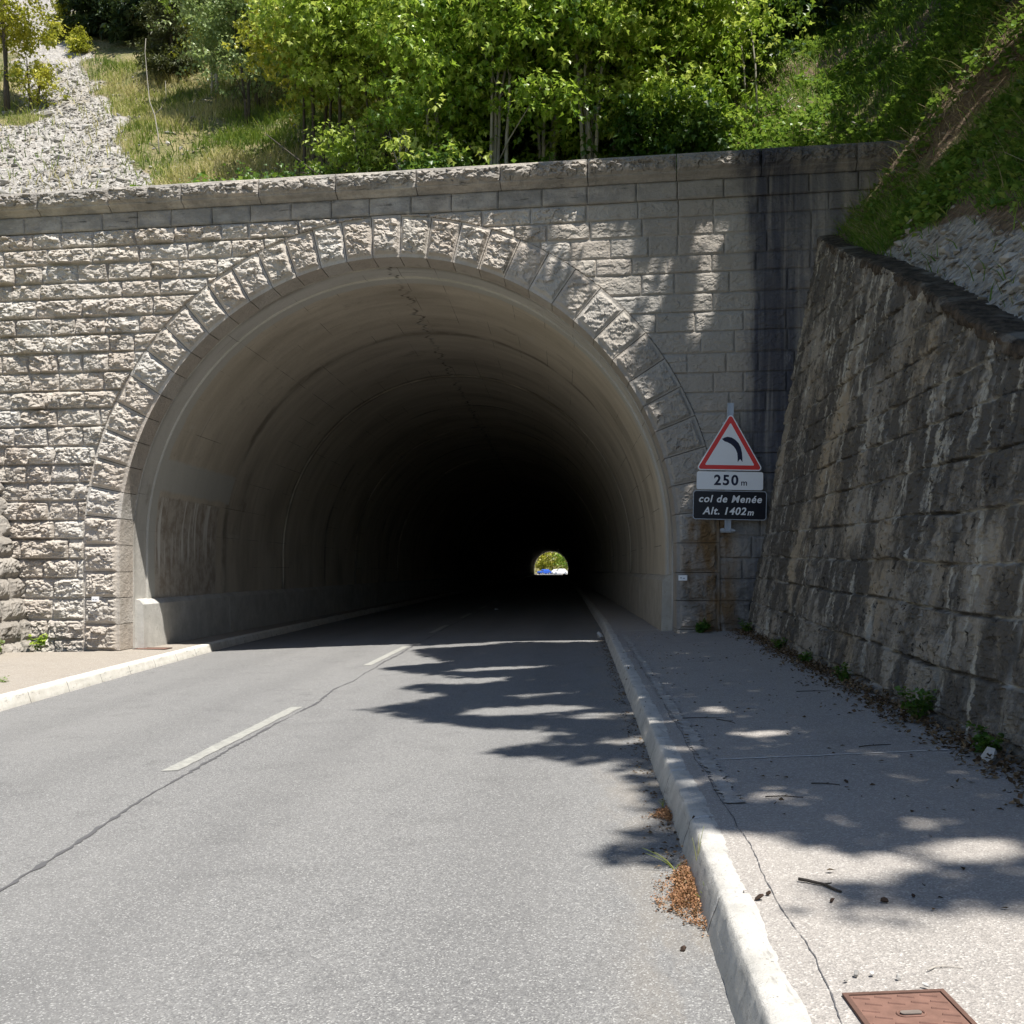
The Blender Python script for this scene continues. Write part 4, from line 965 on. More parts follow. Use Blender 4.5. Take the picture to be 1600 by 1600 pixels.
def bough_tree(name, label, cat, x, y, h, rx, rz, leaf, bark, nb=26, per_b=34, per=10, size=0.114, stems=3, base_r=0.05, crown0=0.35, group=None,
               lobed=True, seed=1, lean=(0, 0), zbase=None, bough=0.43, extra_low=0, spread=0.16, branches=True):
    """multi-stemmed broadleaf: leaning stems, boughs of leaf clusters, gaps between them"""
    r = np.random.default_rng(seed)
    z = float(gz(np.array(x), np.array(y))) if zbase is None else zbase
    root = thing(name, label, cat, (x, y, z - 0.05), 0, group)
    tr = MB(); tops = []
    for k in range(stems):
        a = r.uniform(0, 2 * pi); off = r.uniform(0, 0.28) * (stems > 1)
        p0 = np.array([cos(a) * off, sin(a) * off, 0.0]); hh = h * r.uniform(0.75, 1.0) if k else h * 0.97
        tip = np.array([cos(a) * rx * 0.45 * (stems > 1) + lean[0], sin(a) * rx * 0.45 * (stems > 1) + lean[1], hh])
        t = np.linspace(0, 1, 9)[:, None]
        P = p0 + (tip - p0) * t + np.concatenate([r.normal(0, 0.05, (9, 2)) * t * h * 0.25, np.zeros((9, 1))], 1)
        P[:, :2] -= (tip - p0)[None, :2] * (t * (1 - t)) * 0.5
        tr.tube(P, np.linspace(base_r * r.uniform(0.7, 1.1), base_r * 0.2, 9), 7, r.uniform(0.2, 0.8)); tops.append(P)
    # bough centres on an uneven shell of the crown
    th = r.uniform(0, 2 * pi, nb); ph = r.uniform(-0.9, 1.0, nb); rad = r.uniform(0.45, 1.0, nb) ** 0.6
    cz0 = h * (crown0 + 1) / 2
    B = np.stack([rx * rad * np.cos(th) * np.sqrt(1 - ph ** 2 * 0.8), rx * rad * np.sin(th) * np.sqrt(1 - ph ** 2 * 0.8), cz0 + h * (1 - crown0) / 2 * rz * ph * rad], -1)
    B[:, 0] += lean[0] * B[:, 2] / h; B[:, 1] += lean[1] * B[:, 2] / h
    if extra_low:
        e = np.stack([r.uniform(-rx, rx, extra_low), r.uniform(-rx, rx * 0.3, extra_low), r.uniform(0.1, crown0, extra_low) * h], -1); B = np.concatenate([B, e])
    C = []; tn = []
    for k, b in enumerate(B):
        st = tops[r.integers(len(tops))]
        q = st[np.argmin(np.abs(st[:, 2] - max(0.3, b[2] - 0.35 * np.hypot(b[0], b[1]) - 0.2)))]
        if branches:
            t = np.linspace(0, 1, 5)[:, None]; Pb = q + (b - q) * t; Pb[:, 2] += (np.sin(t[:, 0] * pi)) * 0.12
            tr.tube(Pb + r.normal(0, 0.03, Pb.shape) * t, np.linspace(0.016, 0.004, 5), 4, r.uniform(0.2, 0.8))
        sc = bough * r.uniform(0.6, 1.25)
        c = b + r.normal(0, 1, (per_b, 3)) * np.array([sc, sc, sc * 0.55])
        c[:, 2] -= 0.25 * np.hypot(c[:, 0] - b[0], c[:, 1] - b[1])
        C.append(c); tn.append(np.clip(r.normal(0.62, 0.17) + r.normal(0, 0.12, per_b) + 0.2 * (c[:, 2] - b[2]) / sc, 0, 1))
    C = np.concatenate(C); tn = np.concatenate(tn)
    ok = C[:, 2] > 0.1
    C, tn = C[ok], tn[ok]
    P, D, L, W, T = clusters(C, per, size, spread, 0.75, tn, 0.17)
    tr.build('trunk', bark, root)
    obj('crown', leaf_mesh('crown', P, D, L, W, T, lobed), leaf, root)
    return root

def conifer(name, label, x, y, h, rb, leaf, seed=1, zbase=None, lv=16, size=0.22, group=None, cat='tree', droop=0.35, dens=1.0):
    r = np.random.default_rng(seed)
    z = float(gz(np.array(x), np.array(y))) if zbase is None else zbase
    root = thing(name, label, cat, (x, y, z - 0.1), 0, group)
    tr = MB(); tr.tube([(0, 0, 0), (0.03, 0.02, h * 0.5), (0, 0, h)], [0.02 + h * 0.013, 0.01 + h * 0.008, 0.01], 7)
    C = []; DD = []
    for k in range(lv):
        f = (k + 0.5) / lv; zc = h * (0.08 + 0.9 * f); rl = rb * (1 - f) ** 0.85 * r.uniform(0.8, 1.1) + 0.05
        nbr = int(9 - 4 * f)
        for j in range(nbr):
            a = r.uniform(0, 2 * pi); L = rl * r.uniform(0.7, 1.1)
            tip = np.array([cos(a) * L, sin(a) * L, zc - droop * L * r.uniform(0.6, 1.2)])
            tr.tube([(0, 0, zc), tuple((np.array([0, 0, zc]) + tip) / 2 + np.array([0, 0, 0.05 * L])), tuple(tip)], [0.014, 0.01, 0.004], 4)
            m = max(4, int(L * 26 * dens)); t = r.uniform(0.15, 1, m)
            pts = np.array([0, 0, zc]) + (tip - np.array([0, 0, zc])) * t[:, None] + r.normal(0, 1, (m, 3)) * np.array([0.16, 0.16, 0.06]) * (0.25 + L * 0.3)
            C.append(pts); DD.append(np.tile([cos(a), sin(a), -droop], (m, 1)) + r.normal(0, 0.55, (m, 3)))
    C = np.concatenate(C); DD = np.concatenate(DD); m = len(C)
    tr.build('trunk', M['bark_dark'], root)
    rep = 3
    P = np.repeat(C, rep, 0) + r.normal(0, 0.05, (m * rep, 3)); D = np.repeat(DD, rep, 0) + r.normal(0, 0.5, (m * rep, 3))
    L = size * r.uniform(0.6, 1.3, m * rep)
    obj('crown', leaf_mesh('crown', P, D, L, L * 0.18, r.uniform(0, 1, m * rep) * 0.6 + 0.2 * np.repeat(C[:, 2] / h, rep), False), leaf, root)
    return root

def blades(name, X, Y, Z, hmin, hmax, mat, tint, bend=0.5, wd=0.012, kind='stuff', parent=None, slope=(0, 0)):
    n = len(X); a = rng.uniform(0, 2 * pi, n); h = rng.uniform(hmin, hmax, n); wdt = wd * rng.uniform(0.6, 1.4, n)
    B = np.stack([X, Y, Z - 0.02], -1); s = np.stack([np.cos(a), np.sin(a), 0 * a], -1)
    ln = np.stack([rng.normal(slope[0], bend, n), rng.normal(slope[1], bend, n), np.ones(n)], -1) * h[:, None]
    mid = B + ln * np.array([0.35, 0.35, 0.6])
    tip = B + ln * np.array([1, 1, 0.92])
    V = np.stack([B - s * wdt[:, None], B + s * wdt[:, None], mid + s * wdt[:, None] * 0.7, mid - s * wdt[:, None] * 0.7, tip], 1).reshape(-1, 3)
    b = np.arange(n)[:, None] * 5
    me = mesh_np(name, V, Q=b + np.array([[0, 1, 2, 3]]), T=b + np.array([[3, 2, 4]]), attrs={'tint': np.repeat(np.clip(tint, 0, 1), 5)})
    o = obj(name, me, mat, parent)
    if kind: tag(o, kind=kind)
    return o

def stones(name, P, size, tint, mat, flat=0.55, seed=3):
    """angular broken stones"""
    r = np.random.default_rng(seed); n = len(P)
    ico = []
    t = (1 + 5 ** .5) / 2
    base = nrm(np.array([(-1, t, 0), (1, t, 0), (-1, -t, 0), (1, -t, 0), (0, -1, t), (0, 1, t), (0, -1, -t), (0, 1, -t), (t, 0, -1), (t, 0, 1), (-t, 0, -1), (-t, 0, 1)], float))
    F = np.array([(0, 11, 5), (0, 5, 1), (0, 1, 7), (0, 7, 10), (0, 10, 11), (1, 5, 9), (5, 11, 4), (11, 10, 2), (10, 7, 6), (7, 1, 8), (3, 9, 4), (3, 4, 2), (3, 2, 6), (3, 6, 8), (3, 8, 9), (4, 9, 5), (2, 4, 11), (6, 2, 10), (8, 6, 7), (9, 8, 1)])
    V = base[None] * (1 + r.uniform(-0.35, 0.35, (n, 12, 1))) * np.stack([r.uniform(0.7, 1.3, n), r.uniform(0.5, 1.0, n), r.uniform(0.3, 0.8, n) * flat / 0.55], -1)[:, None]
    a = r.uniform(0, 2 * pi, n); ca, sa = np.cos(a), np.sin(a)
    x = V[..., 0] * ca[:, None] - V[..., 1] * sa[:, None]; y = V[..., 0] * sa[:, None] + V[..., 1] * ca[:, None]
    tx = r.normal(0, 0.35, n)[:, None]; z = V[..., 2] + tx * x
    V = np.stack([x, y, z], -1) * (size[:, None, None] * 0.5) + P[:, None]
    T = (np.arange(n)[:, None, None] * 12 + F[None]).reshape(-1, 3)
    return obj(name, mesh_np(name, V.reshape(-1, 3), T=T, attrs={'tint': np.repeat(tint, 12)}), mat)

def sample_back(n, u0, u1, n0, n1, seed):
    r = np.random.default_rng(seed); u = r.uniform(u0, u1, n); q = n0 + (n1 - n0) * r.uniform(0, 1, n) ** 1.3
    x, y = to_world(u, q); return x, y, backz(u, q)
def sample_bank(n, n0, n1, s0, s1, seed):
    r = np.random.default_rng(seed); q = r.uniform(n0, n1, n); s = s0 + (s1 - s0) * r.uniform(0, 1, n) ** 1.2
    u = utop(np.minimum(q, 0)) + 0.22 + s
    x, y = to_world(u, q); return x, y, bankz(u, q)

# ------------------------------------------------------------------ scree and grass
x, y, z = sample_back(26000, -16, -3.2, 0.5, 15, 1); cv = cover_of(x, y, z)
k = rng.uniform(0, 1, len(x)) < np.maximum(cv[:, 0] ** 1.5, 0.07); x, y, z = x[k], y[k], z[k]
tag(stones('scree', np.stack([x, y, z + 0.01], -1), np.clip(rng.lognormal(math.log(0.050), 0.60, len(x)), 0.02, 0.34), rng.uniform(0.0, 0.8, len(x)), M['stone'], 0.55, 4), kind='stuff')
x, y, z = sample_bank(13000, -13.5, -0.6, -0.05, 4.2, 2); cv = cover_of(x, y, z)
k = rng.uniform(0, 1, len(x)) < np.maximum(0.5 * cv[:, 0] ** 1.2, 0.025); x, y, z = x[k], y[k], z[k]
tag(stones('scree', np.stack([x, y, z + 0.015], -1), np.clip(rng.lognormal(math.log(0.052), 0.58, len(x)), 0.02, 0.20), rng.uniform(0.0, 0.8, len(x)), M['stone'], 0.36, 5), kind='stuff')

x, y, z = sample_back(120000, -17, 2.5, 0.45, 15, 11); cv = cover_of(x, y, z)
dn = fbm(x * 0.8, y * 0.8, 4, 31)
k = rng.uniform(0, 1, len(x)) < (cv[:, 1] * sst(0.32, 0.62, dn) * 0.9 + 0.06); x, y, z, dn = x[k], y[k], z[k], dn[k]
g2 = fbm(x * 0.5 + 9, y * 0.5, 3, 33)
blades('hill_grass', x, y, z, 0.10, 0.34, M['grass'], 0.95 - 1.05 * sst(0.40, 0.68, g2 + 0.10 * sst(20, 17.5, y)) + rng.normal(0, 0.22, len(x)), 0.45, 0.011, slope=(0, -0.25))
x, y, z = sample_back(30000, 2.0, 13, 0.42, 11, 12)
blades('hill_grass', x, y, z, 0.12, 0.36, M['grass_deep'], rng.normal(0.4, 0.25, len(x)), 0.5, 0.010, slope=(-0.35, -0.2))
x, y, z = sample_bank(60000, -12, 0.3, 0.0, 7, 13); cv = cover_of(x, y, z)
dn = fbm(x * 0.9, y * 0.9, 4, 35)
k = rng.uniform(0, 1, len(x)) < cv[:, 1] * sst(0.3, 0.6, dn) + 0.03; x, y, z = x[k], y[k], z[k]
blades('hill_grass', x, y, z, 0.06, 0.22, M['grass_deep'], rng.normal(0.4, 0.28, len(x)), 0.6, 0.007, slope=(-0.7, -0.3))
x, y, z = sample_bank(5000, -11, 0.3, 0.1, 5, 14)
k = fbm(x * 0.8 + 4, y * 0.8, 3, 37) > 0.56; x, y, z = x[k], y[k], z[k]
blades('dry_grass', x, y, z, 0.08, 0.24, M['straw'], rng.uniform(0, 1, len(x)), 1.3, 0.004, slope=(-1.3, -0.6))
# low broad-leaved herbs on the bank, one ground cover
x, y, z = sample_bank(20000, -11.5, 0.3, 0.15, 6.5, 15); cv = cover_of(x, y, z)
k = rng.uniform(0, 1, len(x)) < cv[:, 1] * sst(0.42, 0.6, fbm(x * 0.7 + 2, y * 0.7, 4, 39)); C = np.stack([x[k], y[k], z[k] + rng.uniform(0.02, 0.16, k.sum())], -1)
P, D, L, W, T = clusters(C, 5, 0.075, 0.06, 0.0); tag(obj('herb_cover', leaf_mesh('herb_cover', P, D, L, W, T, False), M['herb']), kind='stuff')
x, y, z = sample_back(9000, 2.2, 12, 0.45, 9, 16)
C = np.stack([x, y, z + rng.uniform(0.02, 0.25, len(x))], -1)[fbm(x * 0.8, y * 0.8, 3, 40) > 0.45]
P, D, L, W, T = clusters(C, 5, 0.085, 0.07, 0.0); tag(obj('herb_cover', leaf_mesh('herb_cover', P, D, L, W, T, False), M['herb']), kind='stuff')
x, y, z = sample_back(7000, -4.8, 2.4, 0.45, 3.4, 17)
C = np.stack([x, y, z + rng.uniform(0.02, 0.4, len(x))], -1)[fbm(x * 0.9, y * 0.9, 3, 42) > 0.42]
P, D, L, W, T = clusters(C, 6, 0.08, 0.08, 0.0); tag(obj('herb_cover', leaf_mesh('herb_cover', P, D, L, W, T, False), M['herb']), kind='stuff')

# ------------------------------------------------------------------ trees behind the portal
g = 'young trees behind the portal coping'
def tw(px, d): return (px - 800) / 1600 * d, d
def march(px, py):
    a = (px - 800) / 1600; b = (885 - py) / 1600
    for d in np.arange(17, 60, 0.05):
        if float(gz(np.array(a * d), np.array(d))) >= 1.25 + b * d: return a * d, d
    return a * 40, 40.0
TREES = [ # px, depth, h, rx, material, bark, label, kwargs
 (690, 18.4, 4.7, 1.25, 'maple', 'bark', 'bright green maple with a pale stem right of the bare grey branches', dict(stems=3, nb=42, per_b=36, crown0=0.26, seed=11, extra_low=2)),
 (770, 17.9, 5.2, 1.35, 'maple', 'bark', 'tall bright green maple over the left half of the coping centre', dict(stems=5, nb=44, per_b=36, crown0=0.36, seed=12, extra_low=2, base_r=0.04)),
 (850, 18.7, 5.6, 1.40, 'maple', 'bark', 'leafy maple just left of the pale multi-stemmed clump', dict(stems=4, nb=44, per_b=36, crown0=0.36, seed=13, extra_low=2, base_r=0.04)),
 (925, 17.7, 5.2, 1.30, 'maple', 'bark', 'maple on a clump of several pale slanting stems', dict(stems=7, nb=44, per_b=34, crown0=0.38, seed=14, extra_low=2, base_r=0.045)),
 (985, 18.6, 5.6, 1.40, 'maple', 'bark', 'maple with twin pale upright stems right of the stem clump', dict(stems=3, nb=44, per_b=36, crown0=0.38, seed=15, extra_low=6)),
 (1060, 18.6, 4.9, 1.25, 'maple', 'bark', 'rightmost bright maple at the edge of the dark forest', dict(stems=3, nb=40, per_b=34, crown0=0.22, seed=16, extra_low=8)),
 (600, 19.4, 4.8, 1.30, 'olive', 'bark_dark', 'thin bronze-green maple above the bare grey branches', dict(stems=3, nb=30, per_b=24, crown0=0.42, seed=17, bough=0.42)),
 (530, 20.0, 5.2, 1.35, 'olive', 'bark_dark', 'bronze-green maple with a thin dark stem left of the bare branches', dict(stems=2, nb=34, per_b=26, crown0=0.40, seed=18)),
 (492, 20.9, 5.4, 1.05, 'yellow', 'bark_dark', 'yellow-green bushy tree in the middle of the left tree group', dict(stems=3, nb=36, per_b=30, crown0=0.28, seed=19, size=0.10)),
 (388, -195, 5.4, 1.35, 'sage', 'bark_dark', 'pale grey-green bushy tree with two thin forking stems', dict(stems=2, nb=46, per_b=40, crown0=0.18, seed=20, size=0.09)),
 (340, -150, 2.4, 0.8, 'yellow', 'bark', 'low yellow-green shrub in front of the pale grey-green tree', dict(stems=3, nb=14, per_b=24, crown0=0.3, seed=21, size=0.08, bough=0.28)),
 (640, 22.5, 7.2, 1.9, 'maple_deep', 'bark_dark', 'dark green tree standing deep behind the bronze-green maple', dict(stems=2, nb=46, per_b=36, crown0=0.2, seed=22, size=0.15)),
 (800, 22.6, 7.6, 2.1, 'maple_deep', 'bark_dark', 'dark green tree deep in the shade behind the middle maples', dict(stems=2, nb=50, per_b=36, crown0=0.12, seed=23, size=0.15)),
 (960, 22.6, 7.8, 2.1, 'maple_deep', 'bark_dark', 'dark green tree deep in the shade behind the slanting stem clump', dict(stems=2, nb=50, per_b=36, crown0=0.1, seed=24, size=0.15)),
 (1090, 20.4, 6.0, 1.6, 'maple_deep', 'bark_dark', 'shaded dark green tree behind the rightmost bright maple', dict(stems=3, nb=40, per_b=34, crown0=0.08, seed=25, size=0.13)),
 (18, -176, 5.0, 1.15, 'yellow', 'bark_dark', 'yellow-green sapling with a thin dark trunk at the top left corner', dict(stems=2, nb=26, per_b=24, crown0=0.30, seed=26, size=0.11, bough=0.36)),
 (52, -172, 1.5, 0.6, 'yellow', 'bark_dark', 'low yellow shrub at the foot of the top left sapling', dict(stems=2, nb=9, per_b=16, crown0=0.15, seed=27, size=0.09, bough=0.2)),
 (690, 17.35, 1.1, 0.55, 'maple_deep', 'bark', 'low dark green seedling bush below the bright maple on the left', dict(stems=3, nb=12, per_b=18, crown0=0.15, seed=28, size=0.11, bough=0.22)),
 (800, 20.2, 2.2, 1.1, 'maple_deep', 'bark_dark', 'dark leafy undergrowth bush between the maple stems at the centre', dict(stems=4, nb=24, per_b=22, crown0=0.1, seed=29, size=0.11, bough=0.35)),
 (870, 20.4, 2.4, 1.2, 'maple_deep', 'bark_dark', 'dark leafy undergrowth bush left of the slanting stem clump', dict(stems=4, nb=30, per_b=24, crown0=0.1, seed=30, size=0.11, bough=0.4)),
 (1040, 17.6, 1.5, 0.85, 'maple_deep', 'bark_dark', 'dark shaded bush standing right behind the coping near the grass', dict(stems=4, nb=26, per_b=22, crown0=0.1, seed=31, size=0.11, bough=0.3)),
 (740, 20.4, 2.6, 1.3, 'maple_deep', 'bark_dark', 'dark bush filling the gap behind the left maples', dict(stems=4, nb=30, per_b=24, crown0=0.08, seed=32, size=0.12, bough=0.42)),
 (400, 18.6, 0.8, 1.2, 'maple_deep', 'bark_dark', 'wide low dark green bush just above the left coping', dict(stems=4, nb=26, per_b=22, crown0=0.12, seed=33, size=0.085, bough=0.28)),
 (490, 18.9, 0.8, 1.0, 'maple_deep', 'bark_dark', 'low dark undergrowth bush under the leaning bare stems', dict(stems=4, nb=18, per_b=18, crown0=0.1, seed=34, size=0.075, bough=0.28)),
 (575, 19.2, 1.6, 0.9, 'olive', 'bark_dark', 'sparse bronze shrub behind the bare grey branches', dict(stems=3, nb=18, per_b=16, crown0=0.15, seed=35, size=0.09, bough=0.3)),
 (395, 26.5, 8.0, 2.0, 'olive', 'bark_dark', 'tall bronze-green tree high on the slope behind the grey-green tree', dict(stems=2, nb=44, per_b=34, crown0=0.2, seed=36, size=0.13)),
 (520, 26.0, 8.5, 2.2, 'maple_deep', 'bark_dark', 'tall dark tree high on the slope behind the bronze maples', dict(stems=2, nb=46, per_b=36, crown0=0.15, seed=37, size=0.15)),
]
for px, d, h, rx, mt, bk, lab, kw in TREES:
    x, y = tw(px, d) if d > 0 else march(px, -d)
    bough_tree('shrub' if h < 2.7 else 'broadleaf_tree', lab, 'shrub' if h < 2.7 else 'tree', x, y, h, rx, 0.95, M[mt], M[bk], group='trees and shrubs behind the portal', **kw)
x, y = march(268, 128); conifer('juniper_bush', 'tall grey-green juniper left of the pale grey-green tree', x, y, 5.0, 1.15, M['juniper'], 41, lv=20, size=0.13, cat='shrub', dens=1.8)
x, y = march(246, 70); conifer('juniper_bush', 'grey-brown juniper behind the tall one on the upper slope', x, y, 4.6, 1.2, M['juniper'], 42, lv=18, size=0.14, cat='shrub', dens=1.6)
x, y = march(100, 66); conifer('spruce_sapling', 'small yellow-green spruce above the scree path', x, y, 2.6, 0.62, M['yellow'], 43, lv=12, size=0.12, dens=1.8)
x, y = march(124, 80); conifer('spruce_sapling', 'smallest yellow-green spruce bush below the other one', x, y, 0.95, 0.5, M['yellow'], 44, lv=7, size=0.10, dens=2.4, cat='tree')
for i, (px, d, h, rb) in enumerate([(1150, 24, 9.5, 2.2), (1215, 22.0, 8.5, 1.9), (1285, 26, 9.0, 2.1), (160, 36, 6, 1.8), (235, 35, 6.5, 1.8), (1090, 27, 11, 2.5)]):
    x, y = tw(px, d)
    conifer('conifer', ['dark conifer in the shade right of the bright maples', 'dark conifer behind the two thin bare trunks', 'dark conifer at the top of the grassy bank', 'dark conifer at the crest above the scree path',
            'dark conifer at the crest above the junipers', 'tall dark conifer behind the rightmost bright maple'][i], x, y, h, rb, M['conifer'], 50 + i, lv=22, size=0.26, group='conifers on the upper slope', dens=1.2)

# bare and dead wood, thin trunks
def bare(name, label, cat, x, y, pieces, mat, zb_=None):
    z = float(gz(np.array(x), np.array(y))) if zb_ is None else zb_
    root = thing(name, label, cat, (x, y, z))
    for k, (nm, pl) in enumerate(pieces):
        mb = MB()
        for P, r0, r1 in pl: mb.tube(P, np.linspace(r0, r1, len(P)), 6, 0.5)
        mb.build(nm, mat, root)
    return root
x, y = march(248, 243)
bare('bare_sapling', 'leafless forked sapling leaning on the sunny grass slope', 'tree', x, y, [('trunk', [([(0.02, 0, -0.1), (-0.05, 0.1, 0.5), (-0.13, 0.1, 0.95), (-0.28, 0.2, 1.3), (-0.33, 0.2, 1.8), (-0.42, 0.3, 2.5), (-0.40, 0.3, 2.8)], 0.016, 0.006)]),
     ('branch', [([(-0.13, 0.1, 0.95), (0.02, 0.1, 1.1), (0.12, 0.15, 1.4), (0.10, 0.15, 1.75)], 0.010, 0.004)])], M['bark'])
for px, lab in ((1163, 'thin bare trunk leaning left in front of the dark conifers'), (1180, 'thin bare trunk just right of the other one')):
    x, y = tw(px, 18.6); bare('bare_tree', lab, 'tree', x, y, [('trunk', [([(0.05, 0, -0.1), (0, 0, 1.2), (-0.12, 0.05, 2.4), (-0.30, 0.1, 4.2)], 0.022, 0.010)])], M['bark'])
r_ = random.Random(3)
def dead_branches(n, ln, up):
    out = []
    for k in range(n):
        a = r_.uniform(-0.9, 0.9) + up; p = np.array([0, 0, 0.1]); P = [p]
        for q in range(5):
            p = p + np.array([math.sin(a) * ln / 5, r_.uniform(-0.08, 0.08), cos(a) * ln / 5]); a += r_.uniform(-0.3, 0.3); P.append(p)
        out.append((np.array(P), 0.014, 0.004))
        for q in range(3):
            b = P[2 + q]; e = b + np.array([r_.uniform(-0.3, 0.3), r_.uniform(-0.1, 0.1), r_.uniform(0.05, 0.35)]); out.append((np.array([b, (b + e) / 2 + 0.02, e]), 0.006, 0.003))
    return out
x, y = tw(635, 18.0); bare('dead_bush', 'tangle of bare grey branches behind the coping left of the bright maples', 'bush', x, y, [('branches', dead_branches(8, 1.5, -0.5))], M['dead'])
x, y = tw(560, 18.3); bare('dead_bush', 'few leaning leafless dark stems over the low brown bush', 'bush', x, y, [('branches', [(np.array([(0.3, 0, 0.0), (-0.3, 0, 0.5), (-0.9, 0.1, 0.95), (-1.7, 0.2, 1.6)]), 0.02, 0.008), (np.array([(0.3, 0, 0.25), (-0.4, 0, 0.55), (-1.1, 0.1, 0.7)]), 0.012, 0.005), (np.array([(0.2, 0.1, -0.1), (0.0, 0.1, 0.9), (-0.1, 0.1, 1.7)]), 0.016, 0.008)])], M['bark_dark'])
x, y = tw(905, 17.4); bare('fallen_branch', 'pale broken branch leaning among the maple stems above the coping', 'branch', x, y, [('branches', [(np.array([(-0.45, 0, 0.45), (0.0, 0, 0.15), (0.15, 0, 0.0)]), 0.012, 0.01)])], M['dead'])
# fallen dead branches on the right bank
for px, py, ln, rot, lab in ((1345, 152, 1.0, 0.62, 'bleached fallen log lying on the grassy bank, the longest one'), (1345, 58, 0.5, 1.0, 'short pale dead stick standing high on the bank'), (1470, 115, 0.55, 0.6, 'pale dead branch at the edge of the bare earth'),
                            (1455, 320, 0.8, 0.75, 'thin grey dead stick lying above the scree'), (1225, 170, 0.45, 0.8, 'short pale dead wood piece in the grass above the coping'), (1345, 205, 0.4, -0.6, 'small twisted dead branch near the buried end of the coping')):
    a = (px - 800) / 1600; b = (885 - py) / 1600; best = None
    for d in np.arange(8, 34, 0.05):
        if gz(np.array(a * d), np.array(d)) >= 1.25 + b * d: best = d; break
    if best is None: continue
    x, y = a * best, best
    P = [(-ln / 2 * cos(rot), 0, -ln / 2 * sin(rot)), (0, -0.03, 0.02), (ln / 2 * cos(rot), 0.02, ln / 2 * sin(rot) * 1.05)]
    bare('dead_branch', lab, 'branch', x, y - 0.03, [('branches', [(np.array(P), 0.028 if ln > 0.9 else 0.014, 0.007), (np.array([P[1], (P[1][0] + 0.1, -0.05, P[1][2] + 0.14)]), 0.008, 0.004)])], M['dead'], 1.25 + b * best + 0.03)

# ------------------------------------------------------------------ trees on the right bank whose shade falls on road and portal
GA = [(-1.82, 18.18), (-0.43, 17.24), (1.45, 15.97), (1.03, 8.92), (0.77, 5.87), (0.4, 6.41), (-0.15, 6.94), (0.27, 7.19), (0.38, 7.66), (-0.2, 7.97), (-0.57, 8.35), (-1.35, 9.37), (-0.91, 9.73), (-0.64, 10.26), (-1.17, 11.02), (-0.58, 11.7), (-1.76, 13.38), (-0.86, 13.79), (-1.47, 15.69)]
GB = [(1.40, 16.59), (3.9, 14.39), (3.4, 8.96), (3.2, 6.34), (3.1, 4.91), (1.80, 3.03), (1.54, 3.09), (1.34, 3.15), (0.97, 3.09), (0.81, 3.11), (0.79, 3.32), (1.02, 3.32), (0.86, 3.45), (1.06, 3.52), (1.19, 3.73), (1.1, 4.01), (0.87, 4.2), (0.7, 4.29), (0.73, 5.88)]
GC = [[(0.52, 5.19), (0.80, 5.31), (0.80, 4.97), (0.62, 5.0)], [(0.41, 4.28), (0.59, 4.71), (0.76, 4.8), (0.75, 4.27), (0.62, 4.15), (0.5, 4.21)]]
GH = [(1.67, 3.79, .15, .13), (1.59, 4.16, .06, .07), (1.19, 4.78, .08, .08), (1.54, 6.42, .10, .14), (1.44, 7.55, .09, .17), (1.24, 3.64, .09, .06), (1.45, 3.64, .07, .06), (0.11, 8.85, .45, .25), (-0.46, 11.38, .32, .28), (-0.9, 16.81, .55, .3), (1.02, 16.39, .30, .12), (0.68, 8.35, .2, .14), (0.3, 9.9, .25, .1), (0.75, 7.1, .2, .1), (-0.2, 12.6, .5, .2), (0.6, 6.3, .15, .08), (0.95, 6.05, .12, .07), (1.2, 5.2, .07, .05), (0.95, 5.15, .09, .05), (2.0, 5.6, .06, .06)]
WA = [(1.88, 6.7), (2.27, 6.04), (2.42, 5.55), (3.35, 4.69), (4.02, 3.8), (4.5, 0.29), (6.9, 0.2), (6.9, 6.07), (8.2, 7.5), (2.57, 7.45), (2.4, 6.8)]
WH = [(2.77, 6.51, .17, .2), (3.59, 6.13, .2, .16), (4.92, 6.02, .15, .1), (4.92, 5.49, .12, .22), (4.78, 5.07, .14, .08), (4.78, 4.74, .1, .08), (3.45, 5.07, .2, .12), (4.97, 6.4, .15, .1), (2.86, 5.97, .17, .1), (4.73, 4.55, .08, .1), (3.73, 5.54, .2, .14), (3.05, 7.2, .2, .12), (3.3, 6.45, .14, .15), (4.3, 5.75, .14, .16), (3.25, 5.6, .16, .12), (3.6, 4.35, .16, .14), (4.1, 4.9, .12, .1), (5.0, 3.75, .08, .12), (4.0, 3.55, .1, .16), (4.6, 2.3, .08, .1), (4.45, 1.9, .08, .1)]
HOLE = 1.25; WHOLE = 1.75
def lit_ground(x, y):
    m = pip(x, y, GA) | pip(x, y, GB)
    for p in GC: m |= pip(x, y, p)
    for a, b, c, d in GH: m &= ~(((x - a) / (c * HOLE)) ** 2 + ((y - b) / (d * HOLE)) ** 2 < 1)
    return ~m
def lit_wall(u, z):
    m = pip(u, z, WA)
    for a, b, c, d in WH: m &= ~(((u - a) / (c * WHOLE)) ** 2 + ((z - b) / (d * WHOLE)) ** 2 < 1)
    return ~m
SD = SUN / 1.0
